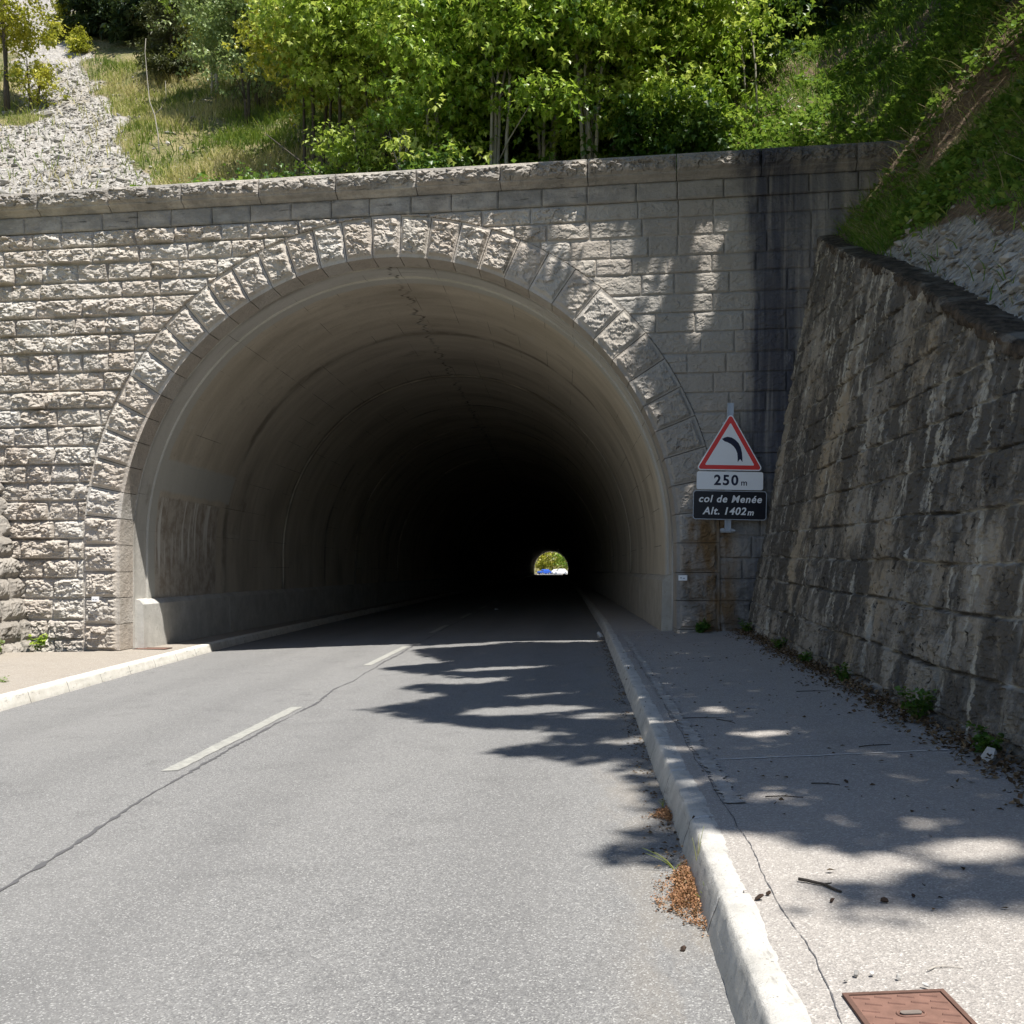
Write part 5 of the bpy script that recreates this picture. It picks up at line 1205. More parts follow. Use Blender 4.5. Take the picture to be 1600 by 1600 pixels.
def shadow_ok(P, pad):
    """False where a leaf at P would darken something the photograph shows in the sun"""
    ok = np.ones(len(P), bool)
    for ox, oy in ((0, 0), (pad, 0), (-pad, 0), (0, pad), (0, -pad)):
        Q = P + np.array([ox, oy * 0.5, -oy * 0.9])
        un = Q[:, :2] - OX
        nn = un @ NX; vn_ = SD[:2] @ NX
        t = -nn / vn_
        Wp = Q + SD * t[:, None]
        uw = (Wp[:, :2] - OX) @ UX; zw = Wp[:, 2]
        hit_wall = (t > 0) & (zw > 0) & (zw < 7.45)
        bad_wall = hit_wall & lit_wall(uw, zw) & (uw < 7.5)
        tg = (Q[:, 2] - 0.07) / 2.30
        G = Q + SD * tg[:, None]
        hit_g = (t <= 0) | (zw <= 0)
        inarch = hit_wall & (((zw > ZS) & (np.hypot(uw, zw - ZS) < R)) | ((zw <= ZS) & (np.abs(uw) < R)))
        bad_g = (hit_g | inarch) & lit_ground(G[:, 0], G[:, 1]) & (G[:, 0] < 3.1)
        bad_wall &= ~inarch
        bad_t = (t > 0) & (zw >= 7.45) & ((uw < 2.3) & (zw < 13) | (uw < 3.9) & (zw > 10.0) & (zw < 15))
        ok &= ~(bad_wall | bad_g | bad_t)
    return ok
def hidden(P, m=0.35):
    """outside the photograph's frame"""
    y = np.maximum(P[:, 1], 0.05)
    return (P[:, 1] < 0.1) | ((P[:, 2] - 1.25) / y > 0.553 + m / y) | (P[:, 0] / y > 0.5 + m / y)
TG = []
r2 = np.random.default_rng(77)
def pool(n, f): TG.append(f(n))
def t_ground(n):
    x = r2.uniform(-1.9, 4.2, n); y = r2.uniform(2.9, 18.3, n); k = ~lit_ground(x, y); return np.stack([x[k], y[k], x[k] * 0.05 + 0.05], -1)
def t_wall(n):
    u = r2.uniform(1.8, 8.0, n); z = r2.uniform(0.2, 7.4, n); k = ~lit_wall(u, z); x, y = to_world(u[k], -0.05); return np.stack([x, y, z[k]], -1)
def t_ret(n):
    q = r2.uniform(-14, 0, n); f = r2.uniform(0, 1, n); z = zb(q) + f * (ztop(q) - zb(q)); x, y = to_world(ub(q) + 0.18 * (z - zb(q)), q); return np.stack([x, y, z], -1)
def t_bank(n):
    x, y, z = sample_bank(n, -13, 0.3, 0, 9, 91); return np.stack([x, y, z], -1)
def t_back(n):
    x, y, z = sample_back(n, 3.0, 12, 0.4, 9, 92); return np.stack([x, y, z], -1)
pool(15000, t_ground); pool(4200, t_wall); pool(2200, t_ret); pool(4200, t_bank); pool(4200, t_back)
TG = np.concatenate(TG)
zc = r2.uniform(8.0, 15.0, len(TG)) + 0.45 * np.maximum(TG[:, 2] - 3, 0) + 0.25 * np.maximum(TG[:, 0] - 4, 0)
zc = np.maximum(zc, TG[:, 2] + 4.0)
C = TG - SD * ((zc - TG[:, 2]) / 2.30)[:, None]
k = hidden(C, 0.6) & shadow_ok(C, 0.10); C = C[k]
TR = [(7.6, -3.4), (8.6, 0.8), (8.0, 4.4), (9.4, 7.6), (10.4, 11.0), (10.2, -1.2), (11.8, 4.2)]
TLAB = ['tree on the right bank nearest the viewer, outside the picture', 'second tree up the right bank, its boughs over the pavement', 'third tree up the right bank, its boughs reaching over the road', 'fourth tree up the right bank, shading the wall and bank',
        'farthest tree up the right bank, shading the coping end', 'tree higher on the right bank behind the nearest one', 'highest tree on the right bank behind the third one']
own = np.argmin(((C[:, None, :2] - np.array(TR)[None]) ** 2).sum(-1), 1)
for i, (tx, ty) in enumerate(TR):
    Ci = C[own == i]
    if len(Ci) < 10: continue
    u_, n_l = to_local(tx, ty); z0 = float(gz(np.array(tx), np.array(ty)))
    root = thing('shade_tree', TLAB[i], 'tree', (tx, ty, z0 - 0.2), 0, 'trees on the right bank')
    base = np.array([tx, ty, z0 - 0.2]); Ci = Ci - base; top = Ci[:, 2].max() - 0.3
    tr = MB(); tr.tube([(0, 0, 0), (0.1, 0.05, top * 0.4), (-0.05, 0, top * 0.75), (0, 0, top)], [0.22, 0.17, 0.10, 0.03], 9)
    key = np.floor(Ci / np.array([1.5, 1.5, 1.8])).astype(int)
    for kk in np.unique(key, axis=0):
        c = Ci[(key == kk).all(1)].mean(0)
        q = np.array([0, 0, max(0.5, min(top * 0.95, c[2] - 0.25 * np.hypot(c[0], c[1])))])
        Pm = q + (c - q) * np.array([[0], [0.35], [0.7], [1.0]]) + np.array([[0, 0, 0], [0, 0, 0.15], [0, 0, 0.12], [0, 0, 0]])
        W_ = Pm + base
        if not (hidden(W_[1:], 0.1).all() and shadow_ok(q + (c - q) * np.linspace(0.1, 1, 9)[:, None] + base, 0.0).all()): continue
        tr.tube(Pm, [0.05, 0.035, 0.022, 0.008], 5)
    P, D, L, W, T = clusters(Ci, 6, 0.165, 0.11, 0.15, None, 0.2, 0.5)
    ok = shadow_ok(P + base, 0.03) & hidden(P + base, 0.15)
    tr.build('trunk', M['bark_dark'], root)
    obj('crown', leaf_mesh('crown', P[ok], D[ok], L[ok], W[ok], T[ok], True), M['maple_deep'], root)

# ------------------------------------------------------------------ road sign
def text_mesh(body, size, shear=0.0, bold=0.0, space=1.0, align='CENTER', depth=0.0012):
    cu = bpy.data.curves.new('lettering', 'FONT'); cu.body = body; cu.size = size; cu.shear = shear; cu.offset = bold
    cu.align_x = align; cu.align_y = 'CENTER'; cu.space_character = space; cu.extrude = depth
    o = bpy.data.objects.new('lettering', cu); COL.objects.link(o)
    dg = bpy.context.evaluated_depsgraph_get()
    me = bpy.data.meshes.new_from_object(o.evaluated_get(dg))
    bpy.data.objects.remove(o); bpy.data.curves.remove(cu)
    V = np.zeros(len(me.vertices) * 3); me.vertices.foreach_get('co', V); V = V.reshape(-1, 3)
    V = np.stack([V[:, 0], -V[:, 2], V[:, 1]], -1); me.vertices.foreach_set('co', V.ravel().astype(np.float32)); me.update()
    return me
def rounded(w_, h_, r, n=6):
    pts = []
    for cx, cy, a0 in ((w_ / 2 - r, h_ / 2 - r, 0), (-w_ / 2 + r, h_ / 2 - r, 90), (-w_ / 2 + r, -h_ / 2 + r, 180), (w_ / 2 - r, -h_ / 2 + r, 270)):
        for k in range(n + 1): a = radians(a0 + 90 * k / n); pts.append((cx + r * cos(a), cy + r * sin(a)))
    return pts[::-1]
def rtri(side, r, cy=0.0, n=6):
    hh = side * math.sqrt(3) / 2; c = [(0, hh * 2 / 3), (-side / 2, -hh / 3), (side / 2, -hh / 3)]; pts = []
    for (x, z), a0 in zip(c, (30, 150, 270)):
        k = 1 - 2 * r / (hh * 2 / 3)
        for q in range(n + 1): a = radians(a0 + 120 * q / n); pts.append((x * k + r * cos(a), z * k + r * sin(a)))
    return pts[::-1]
sx, sy = 3.165, 15.02                              # in front of the wall face
sign = thing('road_sign', 'triangular red-bordered bend warning sign with distance plate and black pass name plate', 'road sign', (sx, sy, 1.75), radians(-4.0))
sign.rotation_euler = (0, radians(1.3), radians(-4.0)); 
def poly_plate(name, pts, y0, y1, mat, parent, cx=0, cz=0):
    mb = MB(); mb.prism([(x + cx, z + cz) for x, z in pts], y0, y1); return mb.build(name, mat, parent)
mb = MB(); mb.box((-0.045, 0.03, 0.0), (0.045, 0.06, 1.90)); mb.box((-0.045, 0.0, 0.0), (-0.03, 0.03, 1.90)); mb.box((0.03, 0.0, 0.0), (0.045, 0.03, 1.90))
post = mb.build('mounting_rail', M['galv'], sign)
for zz_ in (0.03, 0.95, 1.60):
    mb = MB(); mb.box((-0.09, 0.062, zz_ - 0.03), (0.09, 0.19, zz_ + 0.03)); mb.box((-0.11, 0.0, zz_ - 0.012), (0.11, 0.061, zz_ + 0.012)); mb.build('wall_bracket', M['galv'], sign)
S0 = 0.985; H3 = S0 * math.sqrt(3) / 2
tri = bpy.data.objects.new('warning_triangle', None)
cz = 0.905 + H3 / 3
pan = poly_plate('warning_triangle', rtri(S0 + 0.0, 0.045), -0.030, -0.004, M['sign_white'], sign, 0.0, cz)
bpy.data.objects.remove(tri)
# red border as a frame
po, pi_ = rtri(S0 - 0.055, 0.03), rtri(S0 - 0.265, 0.012)
n = len(po); V = [(x, -0.0315, z + cz) for x, z in po] + [(x, -0.0315, z + cz) for x, z in pi_]
obj('red_border', mesh_np('red_border', V, Q=[(i, n + i, n + (i + 1) % n, (i + 1) % n) for i in range(n)][::1]), M['sign_red'], pan)
# left bend symbol with notched ends
q = lambda X, Y: ((X - 481) / 4 * 1.0 * 0.985 / 105, (533 - Y) / 4 * 0.985 / 105 + 0.905)
arrow = [q(*p) for p in [(430, 337), (447, 328), (465, 323), (490, 328), (512, 341), (533, 362), (547, 388), (555, 420), (558, 450), (560, 480), (545, 461), (530, 480), (529, 450), (526, 425), (517, 402), (503, 383), (485, 368), (464, 357), (445, 351)]]
me = mesh_np('bend_arrow', [(x, -0.0317, z) for x, z in arrow], N=[list(range(len(arrow)))]); obj('bend_arrow', me, M['sign_ink'], pan)
dist = poly_plate('distance_plate', rounded(0.96, 0.265, 0.03), -0.028, -0.004, M['sign_white'], sign, 0.01, 0.755)
obj('lettering', text_mesh('250', 0.205, 0, 0.006, 1.22), M['sign_ink'], dist, (-0.045, -0.0295, 0.755))
obj('lettering', text_mesh('m', 0.125, 0, 0.001, 1.0), M['sign_ink'], dist, (0.215, -0.0295, 0.725))
bk = poly_plate('name_plate', rounded(1.065, 0.425, 0.045), -0.028, -0.004, M['sign_black'], sign, 0.015, 0.395)
po, pi_ = rounded(1.065, 0.425, 0.045), rounded(1.045, 0.405, 0.038)
n = len(po); V = [(x + 0.015, -0.0293, z + 0.395) for x, z in po] + [(x + 0.015, -0.0293, z + 0.395) for x, z in pi_]
obj('plate_edge', mesh_np('plate_edge', V, Q=[(i, n + i, n + (i + 1) % n, (i + 1) % n) for i in range(n)]), M['galv'], bk)
obj('lettering', text_mesh('col de Menée', 0.146, 0.22, 0.0035, 1.14), M['sign_white'], bk, (0.015, -0.0305, 0.482))
obj('lettering', text_mesh('Alt.', 0.150, 0.22, 0.0035, 1.12), M['sign_white'], bk, (-0.250, -0.0305, 0.305))
obj('lettering', text_mesh('1402', 0.150, 0.22, 0.0035, 1.12), M['sign_white'], bk, (0.085, -0.0305, 0.305))
obj('lettering', text_mesh('m', 0.12, 0.22, 0.003, 1.0), M['sign_white'], bk, (0.315, -0.0305, 0.290))

# small white marker plates screwed to the jambs
for u, z, lab in ((4.56, 1.08, 'small white marker plate on the shaded right jamb'), (-4.80, 0.72, 'small white marker plate on the sunlit left jamb')):
    x, y = to_world(u, -0.20); root = thing('marker_plate', lab, 'plate', (float(x), float(y), z), -ANG, 'white marker plates')
    mb = MB(); mb.box((-0.065, 0, -0.04), (0.065, 0.012, 0.04), bev=0.004); mb.build('plate', M['sign_white'], root)
    mb = MB(); mb.box((-0.045, -0.0012, -0.006), (-0.012, -0.0004, 0.006)); mb.box((0.0, -0.0012, -0.012), (0.03, -0.0004, 0.0)); mb.build('print', M['plate_print'], root)
    mb = MB()
    for sx_ in (-0.055, 0.055): mb.tube([(sx_, -0.003, 0.028), (sx_, 0.19, 0.028)], 0.004, 6)
    mb.build('fixing', M['galv'], root)

# ------------------------------------------------------------------ covers and small things on the ground
cx_, cy_ = 0.950, 2.385; ang = math.atan2(0.03, 1)
cv = thing('utility_cover', 'rusty red-brown tread-patterned iron cover set in the pavement', 'manhole cover', (cx_, cy_, float(zwalk_r(cx_, cy_)) + 0.001), -0.02)
tl = math.atan(0.05); cv.rotation_euler = (0, -tl, -0.02); cv.scale = (0.90, 0.90, 1)
mb = MB()
for a, b in (((-.14, -.20, -.02), (.14, -.186, .008)), ((-.14, .186, -.02), (.14, .20, .008)), ((-.14, -.186, -.02), (-.127, .186, .008)), ((.127, -.186, -.02), (.14, .186, .008))): mb.box(a, b)
mb.build('frame', M['rust_frame'], cv)
mb = MB(); mb.box((-.1245, -.1835, -.02), (.1245, .1835, .005)); pl = mb.build('plate', M['rust'], cv)
mb = MB()
for r in range(9):
    for c in range(4):
        x_ = -.093 + c * .062 + (0.015 if r % 2 else -0.008); y_ = -.165 + r * .041
        if abs(x_) < 0.05 and abs(y_ - 0.06) < 0.03: continue
        a_ = -0.32; dx, dy = cos(a_) * .023, sin(a_) * .023
        x_ = max(-.098, min(.098, x_))
        mb.add([(x_ - dx - dy * .18, y_ - dy + dx * .18, .0045), (x_ + dx - dy * .18, y_ + dy + dx * .18, .0045), (x_ + dx + dy * .18, y_ + dy - dx * .18, .0045), (x_ - dx + dy * .18, y_ - dy - dx * .18, .0045),
                (x_ - dx * .9 - dy * .1, y_ - dy * .9 + dx * .1, .0085), (x_ + dx * .9 - dy * .1, y_ + dy * .9 + dx * .1, .0085), (x_ + dx * .9 + dy * .1, y_ + dy * .9 - dx * .1, .0085), (x_ - dx * .9 + dy * .1, y_ - dy * .9 - dx * .1, .0085)],
               Q=[(4, 7, 6, 5)[::-1], (0, 1, 5, 4)[::-1], (1, 2, 6, 5)[::-1], (2, 3, 7, 6)[::-1], (3, 0, 4, 7)[::-1]])
mb.build('tread', M['rust'], cv)
mb = MB(); mb.prism([(x, z) for x, z in rounded(0.056, 0.02, 0.009)], 0, 0.002); 
hs = mb.build('lifting_slot', M['steel_dull'], cv); hs.rotation_euler = (radians(90), 0, 0); hs.location = (0.0, 0.06, 0.008)
mb = MB(); mb.tube([(x, z, 0.006) for x, z in rounded(0.072, 0.034, 0.016)] + [(rounded(0.072, 0.034, 0.016)[0][0], rounded(0.072, 0.034, 0.016)[0][1], 0.006)], 0.003, 6); rm = mb.build('slot_rim', M['rust'], cv); rm.location = (0, 0.06, 0)

dcx, dcy = -6.02, 17.15
dc = thing('drain_cover', 'flat rusty drain cover on the left pavement by the sunlit plinth', 'drain cover', (dcx, dcy, float(zwalk_l(dcx, dcy)) + 0.004), -0.05)
mb = MB(); mb.box((-.26, -.15, -.02), (.26, .15, .006), bev=.004); mb.build('plate', M['rust'], dc)
mb = MB(); mb.box((-.275, -.165, -.02), (.275, -.152, .009)); mb.box((-.275, .152, -.02), (.275, .165, .009)); mb.box((-.275, -.151, -.02), (-.262, .151, .009)); mb.box((.262, -.151, -.02), (.275, .151, .009)); mb.build('frame', M['rust_dark'], dc)

def gpt(px, py, off):
    a = (px - 800) / 1600; b = (885 - py) / 1600; d = (1.25 - off) / (.05 * a - b); return a * d, d, 1.25 + b * d
def twig(px, py, ln, rot, r, label, group=None, off=KH, mat='twig', curve=0.02):
    x, y, z = gpt(px, py, off)
    t = np.linspace(-.5, .5, 7); P = np.stack([t * ln, curve * np.cos(t * pi) - curve * .6, 0 * t + r * 0.6], -1); P[:, 1] += np.random.default_rng(int(px)).normal(0, ln * .012, 7)
    root = thing('twig', label, 'twig', (x, y, z), rot, group)
    mb = MB(); mb.tube(P, np.linspace(r, r * .6, 7), 6); mb.build('stick', M[mat], root)
    mb = MB(); mb.tube([P[3], P[3] + np.array([ln * .12, ln * .1, r])], [r * .6, r * .35], 5); mb.build('side_shoot', M[mat], root)
gt = 'thin twigs scattered on the pavement'
twig(1283, 1384, 0.17, -0.95, 0.006, 'short thick twig at the left edge of the big pavement shadow', gt)
twig(1473, 1512, 0.10, 0.15, 0.0022, 'thin pale curved twig lying in the sun above the rusty cover', gt, mat='dead', curve=0.018)
for px, py, ln, rot, lab in ((1225, 1245, .17, -.1, 'dark straight twig beside a small sun fleck by the mid pavement'), (1100, 1122, .3, 0.0, 'long thin twig lying across the shaded pavement nearest the tunnel'), (1136, 1127, .2, -1.1, 'thin twig near the long one, lying lengthwise'), (1270, 1080, .28, .1, 'dark twig in the shade halfway to the leaning wall'), (1365, 1165, .22, .35, 'dark bent twig near the wall side of the pavement'),
                            (1290, 1225, .13, -.3, 'small twig just nearer than the pale pavement joint')):
    twig(px, py, ln, rot, 0.0035, lab, gt)
def lump(kind, px, py, s, label, off, mat, group):
    x, y, z = gpt(px, py, off); r = np.random.default_rng(px * 7 + py)
    o = stones(kind, np.array([[0, 0, 0.3 * s]]), np.array([s]), np.array([r.uniform(.3, .9)]), M[mat], .9, px + py)
    o.location = (x, y, z); tag(o, label, kind.replace('_', ' '), group); return o
for px, py, s, lab in ((1187, 1405, .030, 'largest dark cone of the little cluster on the kerb edge'), (1201, 1398, .02, 'small dark cone touching the largest one by the kerb'), (1300, 1409, .018, 'dark cone in the big pavement shadow'), (1382, 1409, .022, 'dark cone lying at the lower rim of the big pavement shadow'), (1068, 1486, .022, 'brown cone alone on the asphalt by the kerb'),
                       (1047, 1425, .02, 'brown cone on the asphalt left of the dried weeds'), (1427, 1401, .016, 'small dark cone in the right part of the pavement shadow'), (1322, 1222, .02, 'dark cone in the shade near the pale joint'), (1084, 1278, .015, 'tiny dark cone on the kerb top')):
    lump('pine_cone', px, py, s, lab, 0.0 if px < 1080 else KH, 'cone', 'dark cones on the ground')
for px, py, s, lab in ((938, 996, .13, 'white stone against the kerb where the tunnel shadow starts'),):
    lump('stone', px, py, s, lab, 0.0, 'stone', None)
for px, py, s, lab in ((1338, 1525, .022, 'grey pebble up and left of the rusty cover'), (1447, 1543, .022, 'pale pebble at the top edge of the rusty cover'), (1362, 1524, .016, 'small flat pebble right of the grey one'), (1404, 1530, .018, 'pale flat pebble between two others above the cover'), (1133, 985, .14, 'pale stone at the foot of the portal below the sign'), (1549, 1190, .09, 'grey stone on the joint by the leaning wall'), (1322, 1534, .014, 'tiny pebble nearest the kerb above the cover')):
    lump('stone', px, py, s, lab, KH, 'stone', None)
x, y, z = gpt(1188, 200, 0); 
lumpx = stones('boulder', np.array([[0, 0, 0.0]]), np.array([0.22]), np.array([.9]), M['stone'], .9, 5); lx, ly = tw(1180, 16.4); lumpx.location = (lx, ly, float(gz(np.array(lx), np.array(ly))) + 0.10); tag(lumpx, 'pale boulder lying in the grass just behind the coping', 'boulder')

# dried weeds in the gutter and green grass blades
def weed(px, py, ln, wd, label, n, mat):
    x, y, z = gpt(px, py, 0.0); r = np.random.default_rng(px)
    root = thing('dried_weed_patch', label, 'weeds', (x, y, z), 0, 'dried weeds along the kerb')
    t = np.clip(r.normal(0, .26, n), -.75, .75); ww = wd * (0.25 + 1.5 * fbm(t * 6 + px, t * 0, 4, px % 97)) * np.exp(-(t * 1.9) ** 2)
    side = r.uniform(0, 1, n) ** 1.6; stray = r.uniform(0, 1, n) < 0.12; side = np.where(stray, side * 1.8, side)
    yv = t * ln; C = np.stack([xr(y + yv) - x - 0.004 - side * ww * 1.7, yv, r.uniform(0.0, .022, n) * (1 - side * .7).clip(0.1, 1) * np.exp(-(t * 1.6) ** 2)], -1)
    keep = fbm(C[:, 0] * 60, C[:, 1] * 35, 3, 5) > 0.36; C = C[keep]
    P, D, L, W, T = clusters(C, 5, .011, .013, -.2, None, .3, .3)
    obj('dry_leaves', leaf_mesh('dry_leaves', P, D, L, W, T, False), mat, root); return root
w1 = weed(1078, 1395, .62, .055, 'long mat of dried orange weeds in the gutter against the kerb', 1100, M['weed_dry'])
w2 = weed(1041, 1276, .22, .035, 'small clump of dried reddish weeds by the kerb, farther up', 220, M['weed_dry'])
def tuft(x, y, z, label, L, name='grass_tuft', mat='grass'):
    root = thing(name, label, 'grass', (x, y, z))
    mb = MB()
    for dx, dz_, ln in L:
        t = np.linspace(0, 1, 7)
        P = np.stack([dx * t ** 1.4 * ln, 0.02 * t, dz_ * ln * t * (1 - .25 * t)], -1); mb.tube(P, np.linspace(.0022, .0006, 7), 4, random.uniform(.1, .8))
    mb.build('blade', M[mat], root); return root
x, y, z = gpt(1054, 1362, 0.0); tuft(x, y, z, 'long bent green grass blades leaning over the asphalt by the dried weeds', [(-.8, .75, .16), (-.75, .6, .15), (-.6, .75, .13), (.4, .55, .07)])
x, y, z = gpt(1090, 1365, 0.02); tuft(x, y, z, 'upright thin grass stalks growing against the kerb face', [(.12, 1.0, .24), (-.1, 1.0, .18), (.05, 1.0, .2), (-.05, .9, .12)])
x, y, z = gpt(1105, 1415, 0.0); tuft(x, y, z, 'short pale grass sprigs at the lower end of the dried weed mat', [(-.3, .8, .08), (-.1, .9, .12), (-.6, .7, .07)])
x, y, z = gpt(1036, 1262, 0.0); tuft(x, y, z, 'short green grass tuft above the small dried clump', [(-.3, .9, .06), (.1, .9, .07), (-.1, .9, .06), (.25, .8, .05), (-.5, .8, .05)])
# litter strip and weeds at the foot of the leaning wall
n_ = 1700; q_ = -15 + 15.2 * rng.uniform(0, 1, n_); off_ = np.abs(rng.normal(0, .13, n_)); xx_, yy_ = to_world(ub(q_) - 0.02 - off_, q_)
C = np.stack([xx_, yy_, zwalk_r(xx_, yy_) + rng.uniform(0.0, .05, n_) * np.exp(-off_ * 6)], -1)
P, D, L, W, T = clusters(C, 4, .035, .03, 0, None, .3, .35); tag(obj('leaf_litter', leaf_mesh('leaf_litter', P, D, L, W, T, False), M['litter']), kind='stuff')
n_ = 380; xx_ = rng.uniform(1.0, 3.2, n_); yy_ = rng.uniform(3, 15.5, n_)
k = ~lit_ground(xx_, yy_); xx_, yy_ = xx_[k], yy_[k]
C = np.stack([xx_, yy_, zwalk_r(xx_, yy_) + .003], -1); P, D, L, W, T = clusters(C, 1, .028, .02, 0, None, .3, .3); D[:, 2] *= .15; P[:, 2] = np.maximum(P[:, 2], zwalk_r(P[:, 0], P[:, 1]) + .003)
tag(obj('leaf_litter', leaf_mesh('leaf_litter', P, D, L, W, T * .4, False), M['litter']), kind='stuff')
n_ = 500; yy_ = rng.uniform(3.5, 17, n_); xx_ = xr(yy_) - np.abs(rng.normal(0, .05, n_)) - 0.01
C = np.stack([xx_, yy_, zroad(xx_, yy_) + .004], -1); P, D, L, W, T = clusters(C, 2, .022, .02, 0, None, .3, .3); D[:, 2] = np.abs(D[:, 2]) * .3; P[:, 2] = np.maximum(P[:, 2], zroad(P[:, 0], P[:, 1]) + .003)
tag(obj('leaf_litter', leaf_mesh('leaf_litter', P, D, L, W, T, False), M['litter']), kind='stuff')
def plant(x, y, z, h, n, label, mat='maple_deep', size=.06, name='weed_plant'):
    root = thing(name, label, 'plant', (x, y, z), 0, 'weeds at the foot of the walls')
    mb = MB(); C = []
    for k in range(n):
        a = random.uniform(0, 2 * pi); t = np.linspace(0, 1, 5); hh = h * random.uniform(.5, 1)
        P = np.stack([cos(a) * t * hh * .5, sin(a) * t * hh * .5, t * hh], -1); mb.tube(P, np.linspace(.004, .0015, 5), 4); C += [P[2], P[3], P[4]]
    mb.build('stem', M['grass_deep'], root)
    P, D, L, W, T = clusters(np.array(C), 5, size, size * .6, .1); obj('leaves', leaf_mesh('leaves', P, D, L, W, T, False), M[mat], root)
for q_, h, n, lab in ((-.7, .20, 8, 'leafy weed in the corner between the portal and the leaning wall'), (-3.4, .15, 7, 'broad-leaved weed at the wall foot beside the lime streak'), (-5.0, .12, 6, 'small weed at the foot of the wall, second from the corner weed'), (-6.6, .14, 7, 'weed clump at the wall foot level with the sun flecks'), (-8.7, .22, 12, 'largest leafy weed clump at the wall foot on the right'), (-9.9, .17, 8, 'leafy weed at the wall foot by the right picture edge')):
    x, y = to_world(ub(q_) - 0.10, q_); plant(float(x), float(y), float(zwalk_r(x, y)), h, n, lab, 'maple_deep', .038)
x, y = to_world(4.85, -.22); plant(float(x), float(y), float(zwalk_r(x, y)), .16, 9, 'low dark weed against the right jamb below the sign')
x, y = to_world(-5.72, -.35); plant(float(x), float(y), float(zwalk_l(x, y)), .26, 8, 'bright green weed at the corner of the left wing wall', 'maple')
x, y = to_world(-5.86, -1.2); plant(float(x), float(y), float(zwalk_l(x, y)), .24, 8, 'pale weed at the foot of the wing wall by the left picture edge', 'sage')
x, y, z = gpt(8, 1080, .06); plant(x, y, z, .18, 6, 'small weed on the left pavement at the picture edge', 'sage', .035)
x, y, z = gpt(1018, 240, 0); lx, ly = tw(1012, 16.75); plant(lx, ly, float(gz(np.array(lx), np.array(ly))), .42, 6, 'small pale flowering shrub behind the coping left of the grass', 'sage', .05)

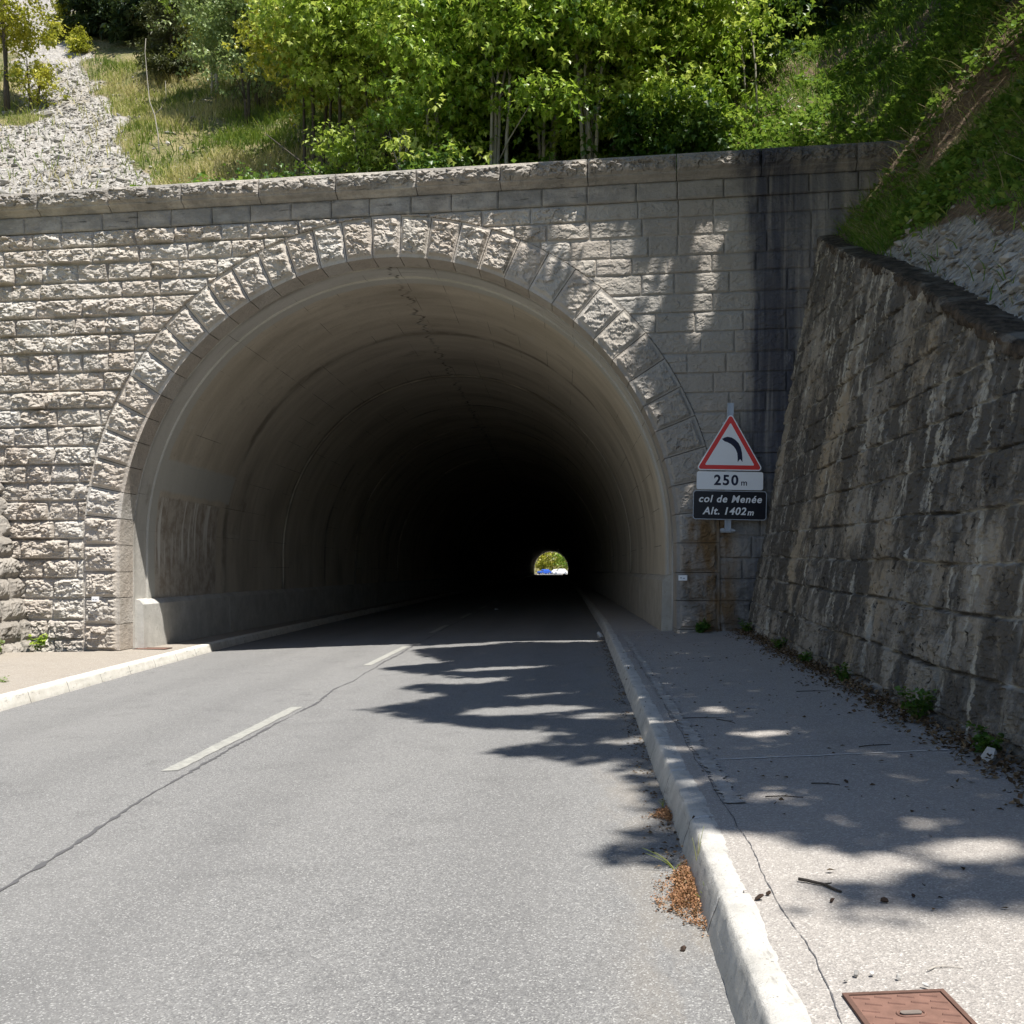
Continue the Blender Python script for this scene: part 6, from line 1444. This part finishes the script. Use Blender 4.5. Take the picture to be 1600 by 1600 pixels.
# ------------------------------------------------------------------ beyond the far mouth
def car(name, label, x, y, z, rz, paint, L=4.2, Wd=1.75, Hh=1.45):
    root = thing(name, label, 'car', (x, y, z), rz, None)
    side = [(-L / 2, .35), (-L / 2 + .03, .72), (-L / 2 + .25, .86), (-L * .22, .93), (-L * .09, Hh - .06), (L * .05, Hh), (L * .26, Hh - .03), (L * .40, .98), (L / 2 - .06, .92), (L / 2, .6), (L / 2 - .02, .32), (L * .40, .28), (-L * .40, .28)]
    mb = MB()
    n = len(side); cols = [(-Wd / 2, .90), (-Wd / 2 + .10, 1.0), (Wd / 2 - .10, 1.0), (Wd / 2, .90)]
    V = []
    for yv, s_ in cols:
        for px_, pz in side: V.append((px_ * (0.985 if s_ < 1 else 1), yv if pz < 1.0 else yv * .86, pz if s_ == 1 else .3 + (pz - .3) * .96))
    Q = [(c * n + i, c * n + (i + 1) % n, (c + 1) * n + (i + 1) % n, (c + 1) * n + i) for c in range(3) for i in range(n)]
    mb.add(V, Q=Q, N=[list(range(n))[::-1], [3 * n + i for i in range(n)]]); mb.build('body', paint, root)
    for sd in (-1, 1):
        mb = MB(); yv = sd * (Wd / 2 * .865 + .012)
        for pts in ([(-L * .17, .96), (-L * .075, Hh - .14), (L * .06, Hh - .10), (L * .06, .97)], [(L * .075, .97), (L * .075, Hh - .10), (L * .25, Hh - .13), (L * .345, .99)]):
            mb.add([(a, yv + (sd * .06 if b < 1.1 else 0), b) for a, b in pts], N=[[0, 1, 2, 3] if sd < 0 else [3, 2, 1, 0]])
        mb.build('side_window', M['glass'], root)
    mb = MB(); mb.add([(-L * .215, -Wd * .36, .955), (-L * .215, Wd * .36, .955), (-L * .10, Wd * .33, Hh - .10), (-L * .10, -Wd * .33, Hh - .10)], N=[[3, 2, 1, 0]]); mb.build('windscreen', M['glass'], root)
    mb = MB(); mb.add([(L * .395, -Wd * .36, 1.02), (L * .395, Wd * .36, 1.02), (L * .275, Wd * .33, Hh - .08), (L * .275, -Wd * .33, Hh - .08)], N=[[0, 1, 2, 3]]); mb.build('rear_window', M['glass'], root)
    for px_ in (-L * .31, L * .30):
        for sd in (-1, 1):
            mb = MB(); mb.tube([(px_, sd * (Wd / 2 - .2), .31), (px_, sd * (Wd / 2 + .015), .31)], .31, 16); wh = mb.build('wheel', M['tyre'], root)
            mb = MB(); mb.tube([(px_, sd * (Wd / 2 - .1), .31), (px_, sd * (Wd / 2 + .022), .31)], .19, 12); mb.build('rim', M['galv'], wh)
    for sd in (-1, 1):
        mb = MB(); mb.box((L / 2 - .05, sd * .62 - .14, .66), (L / 2 + .012, sd * .62 + .14, .82)); mb.build('tail_lamp', M['lamp_red'], root)
    return root
zf = float(zroad(10, 270)) - 0.055
car('parked_car', 'small blue car parked beyond the far tunnel mouth', 9.2, 292, zf, radians(35), M['car_blue'], 3.9)
car('parked_car', 'white car on the right beyond the far tunnel mouth', 13.3, 284, zf, radians(12), M['car_white'], 4.5, 1.8, 1.6)
car('parked_car', 'white car half hidden between the blue car and the nearer white one', 12.6, 297, zf, radians(-20), M['car_white'], 4.2)
for i, (x, y, h, rx, lab) in enumerate(((6, 312, 13, 5, 'left yellow-green tree seen through the far tunnel mouth'), (12.5, 316, 14, 5.5, 'middle yellow-green tree seen through the far tunnel mouth'), (19, 308, 13, 5, 'right darker tree seen through the far tunnel mouth'))):
    bough_tree('broadleaf_tree', lab, 'tree', x, y, h, rx, .95, M['yellow' if i < 2 else 'maple'], M['bark_dark'], nb=50, per_b=16, per=5, size=.55, stems=1, base_r=.22, crown0=.06, seed=70 + i, zbase=zf, bough=1.5, spread=.5, group='trees beyond the far mouth')
V = []; xs_ = np.linspace(-70, 100, 40); hs_ = np.linspace(0, 1, 12)
Xh, Fh = np.meshgrid(xs_, hs_); Yh = 325 + 60 * Fh + (fbm(Xh * .1, Fh * 3, 3, 4) - .5) * 8; Zh = zf - .5 + 55 * Fh
hb = obj('hillside', mesh_np('hillside', np.stack([Xh, Yh, Zh], -1).reshape(-1, 3), gridq(12, 40), attrs={'cover': np.tile([0.0, 1.0, 0.0], (Xh.size, 1))}, smooth=True), M['terrain']); tag(hb, kind='structure')
# reflective stud in the tunnel roadway
x, y, z = gpt(776, 948, 0.0); st = thing('road_stud', 'tiny bright reflector stud on the dark tunnel roadway', 'reflector', (x, y, float(zroad(x, y))))
mb = MB(); mb.box((-.06, -.05, -.01), (.06, .05, .018), bev=.008); mb.build('housing', M['galv'], st)
mb = MB(); mb.box((-.045, -.052, .004), (.045, -.0505, .015)); mb.build('reflector', M['sign_white'], st)
